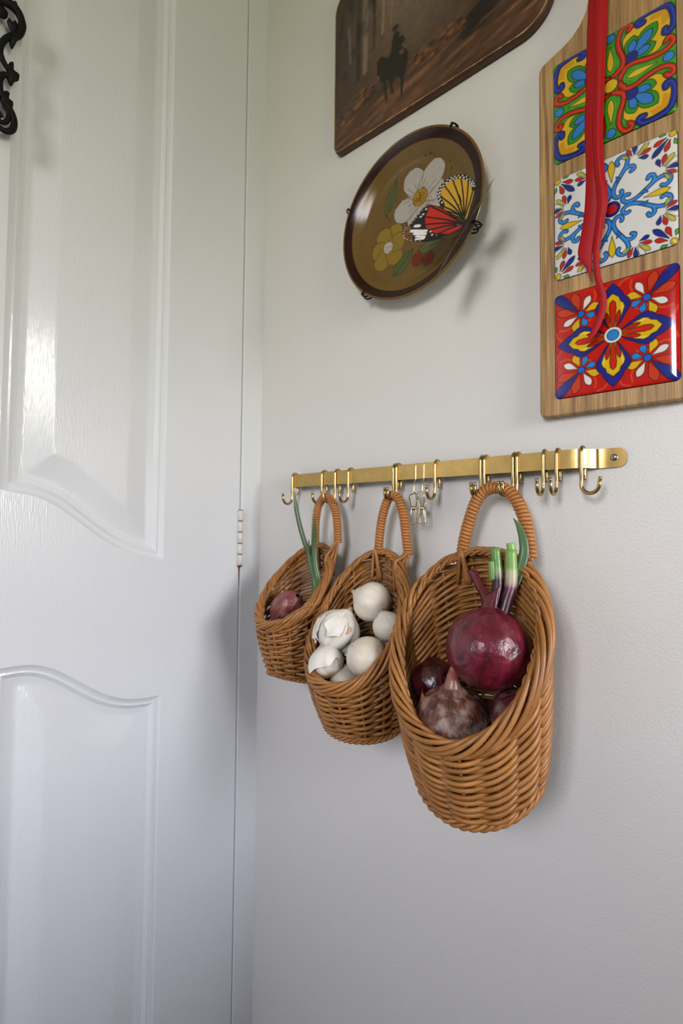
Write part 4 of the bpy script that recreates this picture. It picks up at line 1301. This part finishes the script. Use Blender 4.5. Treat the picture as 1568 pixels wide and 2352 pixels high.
def paint_wing(G, kind):
    P = Paint(G[:, 0], G[:, 1], '#cb9c30' if kind == 'y' else '#c0240f', .00045)
    K = '#0c0908'; W = '#e9e4d6'
    if kind == 'y':
        root = (.3690, 1.4650); g = np.clip((G[:, 1] - 1.475) * 14, 0, .5)[:, None]; P.c = P.c * (1 - g) + lin('#c9981f') * g
        bord = sm(yw, 8, True); P.stroke(np.vstack([bord[20:88]]), .0042, K); P.stroke(np.vstack([bord, bord[:1]]), .0008, K)
        for tip in ((.3795, 1.494), (.374, 1.507), (.3655, 1.5125), (.3565, 1.5125), (.3475, 1.5095), (.3425, 1.500), (.3435, 1.489), (.3500, 1.4805)):
            P.stroke(sm([root, (np.array(root) * .55 + np.array(tip) * .45) + [0.0010, .0014], tip], 6), .00075, K)
        P.stroke(sm([(.3620, 1.4820), (.3660, 1.4835), (.3640, 1.4920)], 5), .0006, K)
        inner = np.array([.3640, 1.4900])
        for k in range(22, 86, 4):
            b_ = bord[k]; d = inner - b_; d /= np.linalg.norm(d)
            P.dot(b_ + d * .0012, .00075, W); P.dot(bord[k + 2] + d * .0031, .00090, W)
    else:
        root = (.3680, 1.4606)
        bord = sm(rw, 8, True)
        P.stroke(np.vstack([bord, bord[:1]]), .0010, K)
        P.fill([(.3300, 1.4945), (.3180, 1.4880), (.3030, 1.475), (.3030, 1.461), (.32, 1.455), (.345, 1.4535), (.352, 1.4555), (.336, 1.462), (.3285, 1.4700), (.3275, 1.480), (.3320, 1.4900)], K)
        P.fill([(.3030, 1.4745), (.3030, 1.4615), (.314, 1.4585), (.3150, 1.4690), (.3110, 1.4760)], '#7d4c22')
        for k in range(5):
            P.stroke(np.array([(.3150, 1.4690 - .002 * k), (.3040, 1.4720 - .0026 * k)]), .00035, K)
        for a_, b_, w_ in (((.3130, 1.4700), (.3285, 1.4660), .0015), ((.3160, 1.4665), (.3280, 1.4630), .0014), ((.3180, 1.4630), (.3270, 1.4600), .0012), ((.3175, 1.4600), (.3260, 1.4585), .0010), ((.3170, 1.4745), (.3215, 1.4735), .0014)):
            P.stroke(np.array([a_, b_]), w_, '#f2efe6')
        for q in ((.3335, 1.4640), (.3350, 1.4600), (.3400, 1.4585), (.3255, 1.4850), (.3285, 1.4895), (.3230, 1.4830)):
            P.dot(q, .0010, W)
        for tip in ((.3330, 1.4915), (.3275, 1.4815), (.3290, 1.4730), (.3320, 1.4660), (.3400, 1.4585)):
            P.stroke(sm([root, np.array(root) * .5 + np.array(tip) * .5 + [.0, .0014], tip], 6), .00080, K)
        for k in range(38, 92, 3):
            b_ = bord[k]; d = np.array([.335, 1.474]) - b_; d /= np.linalg.norm(d); P.dot(b_ + d * .0009, .0005, W)
    return P.c


def wing_obj(name, pts3, F, c, lab):
    o = obj(name, pts3, F, M['wing'], bf, cols=c, label=lab)
    s = o.modifiers.new('thickness', 'SOLIDIFY'); s.thickness = .0003; s.offset = -1
    return o


adir = np.array([.0486, 0, .0586]); adir /= np.linalg.norm(adir)
cdir = CAM - BB; cdir -= (cdir @ adir) * adir; cdir /= np.linalg.norm(cdir)
odir = np.cross(adir, cdir)
cdir2 = cdir * math.cos(.02) + odir * math.sin(.02)
for kind, ol, root in (('y', yw, (.3690, 1.4660)), ('r', rw, (.3650, 1.4606))):
    G, F, rho = wing_grid(ol, root)
    c = paint_wing(G, kind)
    x_, z_ = G[:, 0], G[:, 1]
    curl = .10 * (.3735 - x_) + 3.0 * (.3735 - x_) ** 2
    wing_obj('hind_wing' if kind == 'y' else 'fore_wing', np.stack([x_, -.0495 - .6 * curl, z_], -1), F, c, 'yellow black-veined wing' if kind == 'y' else 'red wing with black and white tip')
    d = np.stack([x_ - BB[0], z_ - BB[2]], -1)
    s_ = d[:, 0] * adir[0] + d[:, 1] * adir[2]; o_ = np.abs(-d[:, 0] * adir[2] + d[:, 1] * adir[0])
    ext = 1.0 if kind == 'y' else 1.25
    P3 = BB + (s_ * ext - (0 if kind == 'y' else .006))[:, None] * adir + o_[:, None] * cdir2 * .66
    wing_obj('hind_wing' if kind == 'y' else 'fore_wing', P3, F, c, None)
ba = np.array([.3816, -.0495, 1.4700]); bb = np.array([.3660, -.0495, 1.4540])
bp_ = sm([ba, ba * .7 + bb * .3, ba * .4 + bb * .6, bb], 6)
obj('body', *tube(bp_, np.interp(np.linspace(0, 1, len(bp_)), [0, .15, .5, .75, .9, 1], [.0004, .0012, .0017, .0021, .0017, .0008]), 8), M['body'], bf)
for e in ((.3570, -.052, 1.4470), (.3610, -.058, 1.4440)):
    obj('antenna', *tube(sm([bb, (bb + np.array(e)) / 2 + [.002, -.001, -.002], e], 6), .00028, 5), M['body'], bf)
obj('clip_wire', *tube(sm([(.3735, -.0495, 1.4612), (.3765, -.040, 1.462), (.3790, -.030, 1.465), (.3770, -.0245, 1.468)], 5), .0006, 5), M['iron'], bf)

# ------------------------------------------------------------------ tiled board
bd_ = thing('tiled_board', (.4953, 0, 1.2605), 'pale oak paddle board set with three painted tiles, hung on the wall', 'board')
XC_ = .4953
sh = [(.4309, 1.6045), (.4315, 1.6095), (.4340, 1.6130), (.4426, 1.6166), (.4535, 1.6205), (.4623, 1.6255), (.4693, 1.6325), (.4745, 1.6420), (.4768, 1.6530), (.4775, 1.68), (.4775, 1.7200), (.4800, 1.7330), (.4865, 1.7420), (.4953, 1.7450)]
left = [(.4353, 1.2605), (.4318, 1.2620), (.4309, 1.2655)]
out_l = left + sh
outline = out_l + [(2 * XC_ - x, z) for x, z in out_l[::-1][1:]]
V, F = prism(outline, -.0005, -.0120)
o = bevel(obj('board', V, F, M['oak'], bd_, smooth=False), .0014, 3)
# hanging hole ring
hb = thing  # noqa
a = np.arange(24) * 2 * PI / 24
obj('hanging_hole', *tube(np.stack([XC_ + .007 * np.cos(a), np.full(24, -.0122), 1.722 + .007 * np.sin(a)], -1), .0012, 6, True), M['dark_slot'], bd_)


def fold(X, Y):
    a_ = np.maximum(np.abs(X), np.abs(Y)); b_ = np.minimum(np.abs(X), np.abs(Y)); return a_, b_


def tile_red(X, Y):
    A, B_ = fold(X, Y)
    P = Paint(A, B_, '#c8160f', .013); OL = .013
    # drop shading strokes
    for p in ([(.30, .42), (.42, .36), (.56, .40)], [(.62, .34), (.78, .28), (.90, .30)], [(.86, .10), (.93, .16), (.96, .26)]):
        P.stroke(sm(p, 5), .014, '#dc4a22')
    c = np.array([.525, .525]); dg = math.radians(45)
    for ang, L, w, col in ((28, .44, .075, '#d23a1c'), (-28, .44, .075, '#d23a1c'), (0, .66, .085, '#1c2a86'), (72, .34, .055, '#ece6dc'), (-72, .34, .055, '#ece6dc'),
                           (112, .32, .062, '#e2b61c'), (-112, .32, .062, '#e2b61c'), (155, .25, .052, '#2a86d6'), (-155, .25, .052, '#2a86d6')):
        d = np.array([math.cos(dg + math.radians(ang)), math.sin(dg + math.radians(ang))])
        P.drop(c + d * .075, c + d * L, w, col, OL)
    P.dot(c, .056, '#2a62c8', OL)
    navy = [(.10, -.02), (.14, .06), (.22, .13), (.33, .19), (.42, .25), (.53, .275), (.60, .25), (.66, .18), (.74, .15), (.84, .08), (.93, .0), (.93, -.02)]
    P.fill(navy, '#20268a', OL)
    yel = [(.10, -.02), (.14, .05), (.24, .10), (.36, .15), (.47, .185), (.54, .165), (.58, .12), (.66, .095), (.74, .0), (.74, -.02)]
    P.fill(yel, '#e6bd14', OL)
    P.fill([(.36, .135), (.47, .17), (.53, .15), (.46, .13)], '#f0d45a')
    P.drop((.12, .055), (.42, .105), .030, '#c8200f', OL)
    P.fill([(.10, -.02), (.10, .02), (.30, .030), (.48, .050), (.58, .038), (.62, 0), (.62, -.02)], '#d2260f', OL)
    P.dot((0, 0), .140, '#e9e4da', OL); P.dot((0, 0), .088, '#2f86d8', OL)
    return P.c


def tile_white(X, Y):
    A, B_ = fold(X, Y)
    P = Paint(B_, A, '#e9e7e3', .013); OL = .012   # P.X = smaller, P.Y = larger coordinate
    S1 = sm([(.155, .270), (.165, .225), (.125, .175), (.070, .185), (.030, .245), (.032, .34), (.085, .46), (.170, .58), (.240, .70), (.255, .81), (.205, .885), (.125, .875), (.085, .815), (.105, .765)], 5)
    S2 = sm([(.200, .625), (.27, .655), (.335, .640), (.355, .585), (.310, .560)], 5)
    for S in (S2, S1): P.stroke(S, .029 + OL, '#14100f')
    for S in (S2, S1): P.stroke(S, .029, '#2478cc')
    for S in (S2, S1): P.stroke(S + np.array([.006, .006]), .010, '#4a9ae2')
    P.fill([(.10, .43), (.075, .56), (.145, .50)], '#2478cc', OL)
    P.drop((0, .50), (0, .88), .052, '#e6c326', OL)
    c = np.array([.90, .93])
    cc = np.array([.925, .925])
    for ang, L, w, col in ((0, .42, .042, '#1f3290'), (24, .29, .036, '#cc2a20'), (-24, .29, .036, '#cc2a20'), (62, .20, .030, '#5aa63c'), (-62, .20, .030, '#5aa63c')):
        an = math.radians(225 + ang); d = np.array([math.cos(an), math.sin(an)])
        P.drop(cc + d * .10, cc + d * L, w, col, OL)
    P.dot(cc, .050, '#e0bd20', OL)
    b0 = np.array([.36, .76])
    for ang, L, w, col in ((150, .23, .025, '#b8b23a'), (118, .24, .030, '#cc2a20'), (88, .26, .035, '#1f3290'), (62, .31, .037, '#e9e7e3'), (40, .29, .033, '#c9bf3e'), (14, .26, .033, '#cc2a20'), (-16, .22, .035, '#1f3290')):
        an = math.radians(ang); d = np.array([math.cos(an), math.sin(an)])
        P.drop(b0 + d * .07, b0 + d * L, w, col, OL * .85, '#2a2622')
    P.dot((0, 0), .130, '#1b2878', OL); P.dot((0, 0), .082, '#cc1f14')
    return P.c


def tile_green(X, Y):
    A, B_ = fold(X, Y)
    P = Paint(A, B_, '#3c9a20', .013); OL = .014
    m_ = np.clip(np.sin(A * 30 + B_ * 21), 0, 1)[:, None]; P.c = P.c * (1 - m_ * .35) + lin('#5ab82e') * m_ * .35
    # yellow field between the scrolls, round the diagonal
    P.fill(sm([(.22, .26), (.34, .245), (.46, .235), (.60, .21), (.74, .22), (.85, .36), (.92, .44), (.97, .60), (.95, .80), (.90, .92), (.80, 1.0), (.55, .80), (.24, .40)], 4), '#e6ba1c', OL)
    P.fill(sm([(.80, .60), (.90, .66), (.88, .80), (.82, .86), (.78, .78)], 4), '#d99c16')
    # blue petals backed by green
    P.drop((.30, .27), (.70, .37), .105, '#2f9428', OL); P.drop((.30, .30), (.72, .72), .130, '#2f9428', OL)
    P.drop((.32, .30), (.62, .375), .060, '#2f7fd2', OL); P.drop((.33, .33), (.65, .65), .078, '#2f7fd2', OL)
    P.dot((.33, .33), .095, '#1c2a86', OL)
    # drop and dot on the axis
    P.drop((.78, 0), (.22, 0), .085, '#5cbc32', 0)
    P.drop((.72, 0), (.26, 0), .052, '#e6c22a', OL)
    P.dot((.885, 0), .075, '#2f86d6', OL)
    # red scroll
    S = sm([(.155, .045), (.165, .095), (.205, .125), (.225, .175), (.30, .205), (.42, .195), (.58, .145), (.74, .125), (.86, .150), (.945, .215), (.945, .305), (.885, .335), (.845, .290)], 6)
    P.stroke(S, .038 + OL, '#14100f'); P.stroke(S, .038, '#c0200f'); P.stroke(S + np.array([.008, .006]), .011, '#dd4a22')
    # navy crescent in the corner
    N_ = sm([(.840, .520), (.835, .455), (.890, .435), (.945, .500), (.965, .620), (.945, .770), (.905, .875), (.850, .930)], 6)
    P.stroke(N_, .044 + OL, '#14100f'); P.stroke(N_, .044, '#1a2688'); P.stroke(N_ + np.array([.008, .004]), .010, '#2a48b4')
    P.dot((0, 0), .110, '#e6c22a', OL)
    return P.c


TS = .1002
for nm, zc, fn, lab in (('ceramic_tile', 1.3258, tile_red, 'red tile with a yellow and navy four-petal flower'),
                        ('ceramic_tile', 1.4405, tile_white, 'white tile with blue scrolls and small coloured petals'),
                        ('ceramic_tile', 1.5552, tile_green, 'green tile with red scrolls, blue petals and yellow fields')):
    x0_, x1_ = XC_ - TS / 2, XC_ + TS / 2; z0_, z1_ = zc - TS / 2, zc + TS / 2
    X, Z, F, bdi = round_grid(x0_, x1_, z0_, z1_, 270, 270, (.005,) * 4)
    c = fn((X - XC_) / (TS / 2), (Z - zc) / (TS / 2))
    ed = np.minimum(np.minimum(X - x0_, x1_ - X), np.minimum(Z - z0_, z1_ - Z))
    dome = .0016 * (1 - np.exp(-np.clip(ed, 0, 1) / .0022))
    rim_k = np.clip((ed - .0004) / .0006, 0, 1)[:, None]
    c = c * rim_k + lin('#1a120e') * (1 - rim_k)
    V = np.stack([X, -.0122 - dome, Z], -1)
    obj(nm, V, F, M['paint'], bd_, cols=c, label=lab)

# ------------------------------------------------------------------ ribbon


def ribbon_strip(pts, name, parent, lab=None, ends=None):
    """pts: rows of (left x, left z, right x, right z, y, bulge)"""
    A = np.array(pts, float); S = sm(A, 7); n = len(S); nc = 9
    V = []
    for r_ in S:
        for k in range(nc):
            u = k / (nc - 1)
            V.append((r_[0] + (r_[2] - r_[0]) * u, r_[4] - r_[5] * math.sin(PI * u) , r_[1] + (r_[3] - r_[1]) * u))
    F = np.array([[i * nc + k, i * nc + k + 1, (i + 1) * nc + k + 1, (i + 1) * nc + k] for i in range(n - 1) for k in range(nc - 1)])
    o = obj(name, V, F, M['ribbon'], parent, label=lab)
    s = o.modifiers.new('thickness', 'SOLIDIFY'); s.thickness = .0003
    return o


rb = thing('ribbon', (.486, -.02, 1.32), 'red satin ribbon hanging from the top of the tiled board', 'ribbon')
ribbon_strip([(.4840, 1.735, .5010, 1.735, -.0170, .001), (.4830, 1.700, .5000, 1.700, -.0190, .002), (.4800, 1.650, .4962, 1.645, -.0210, .003), (.4777, 1.600, .4940, 1.595, -.0215, .003),
              (.4767, 1.556, .4922, 1.553, -.0220, .0025), (.4755, 1.518, .4906, 1.513, -.0220, .002), (.4762, 1.480, .4880, 1.474, -.0215, .002), (.4750, 1.445, .4870, 1.444, -.0225, .001),
              (.4722, 1.422, .4840, 1.420, -.0235, .0005), (.4695, 1.4035, .4815, 1.3990, -.0240, .0005), (.4755, 1.3900, .4808, 1.3850, -.0240, .0002), (.4800, 1.3800, .4803, 1.3796, -.0240, .0)],
             'broad_tail', rb, 'broad ribbon tail with a slanted cut end')
ribbon_strip([(.4880, 1.735, .5020, 1.735, -.0200, .001), (.4870, 1.700, .5005, 1.700, -.0215, .001), (.4850, 1.650, .4965, 1.645, -.0235, .002), (.4835, 1.600, .4942, 1.595, -.0240, .002),
              (.4830, 1.550, .4926, 1.548, -.0240, .002), (.4825, 1.510, .4910, 1.508, -.0240, .002), (.4835, 1.478, .4920, 1.472, -.0245, .002), (.4860, 1.450, .4950, 1.446, -.0255, .001),
              (.4848, 1.425, .4915, 1.424, -.0250, .001), (.4822, 1.400, .4875, 1.398, -.0245, .0005), (.4828, 1.380, .4882, 1.378, -.0245, .0005), (.4865, 1.362, .4925, 1.360, -.0245, .0005),
              (.4860, 1.347, .4920, 1.345, -.0240, .0005), (.4800, 1.331, .4845, 1.328, -.0235, .0003), (.4748, 1.3205, .4756, 1.3196, -.0230, .0)],
             'narrow_tail', rb, 'narrow twisted ribbon tail')

for o in bpy.data.objects:
    if '_base' in o:
        del o['_base']
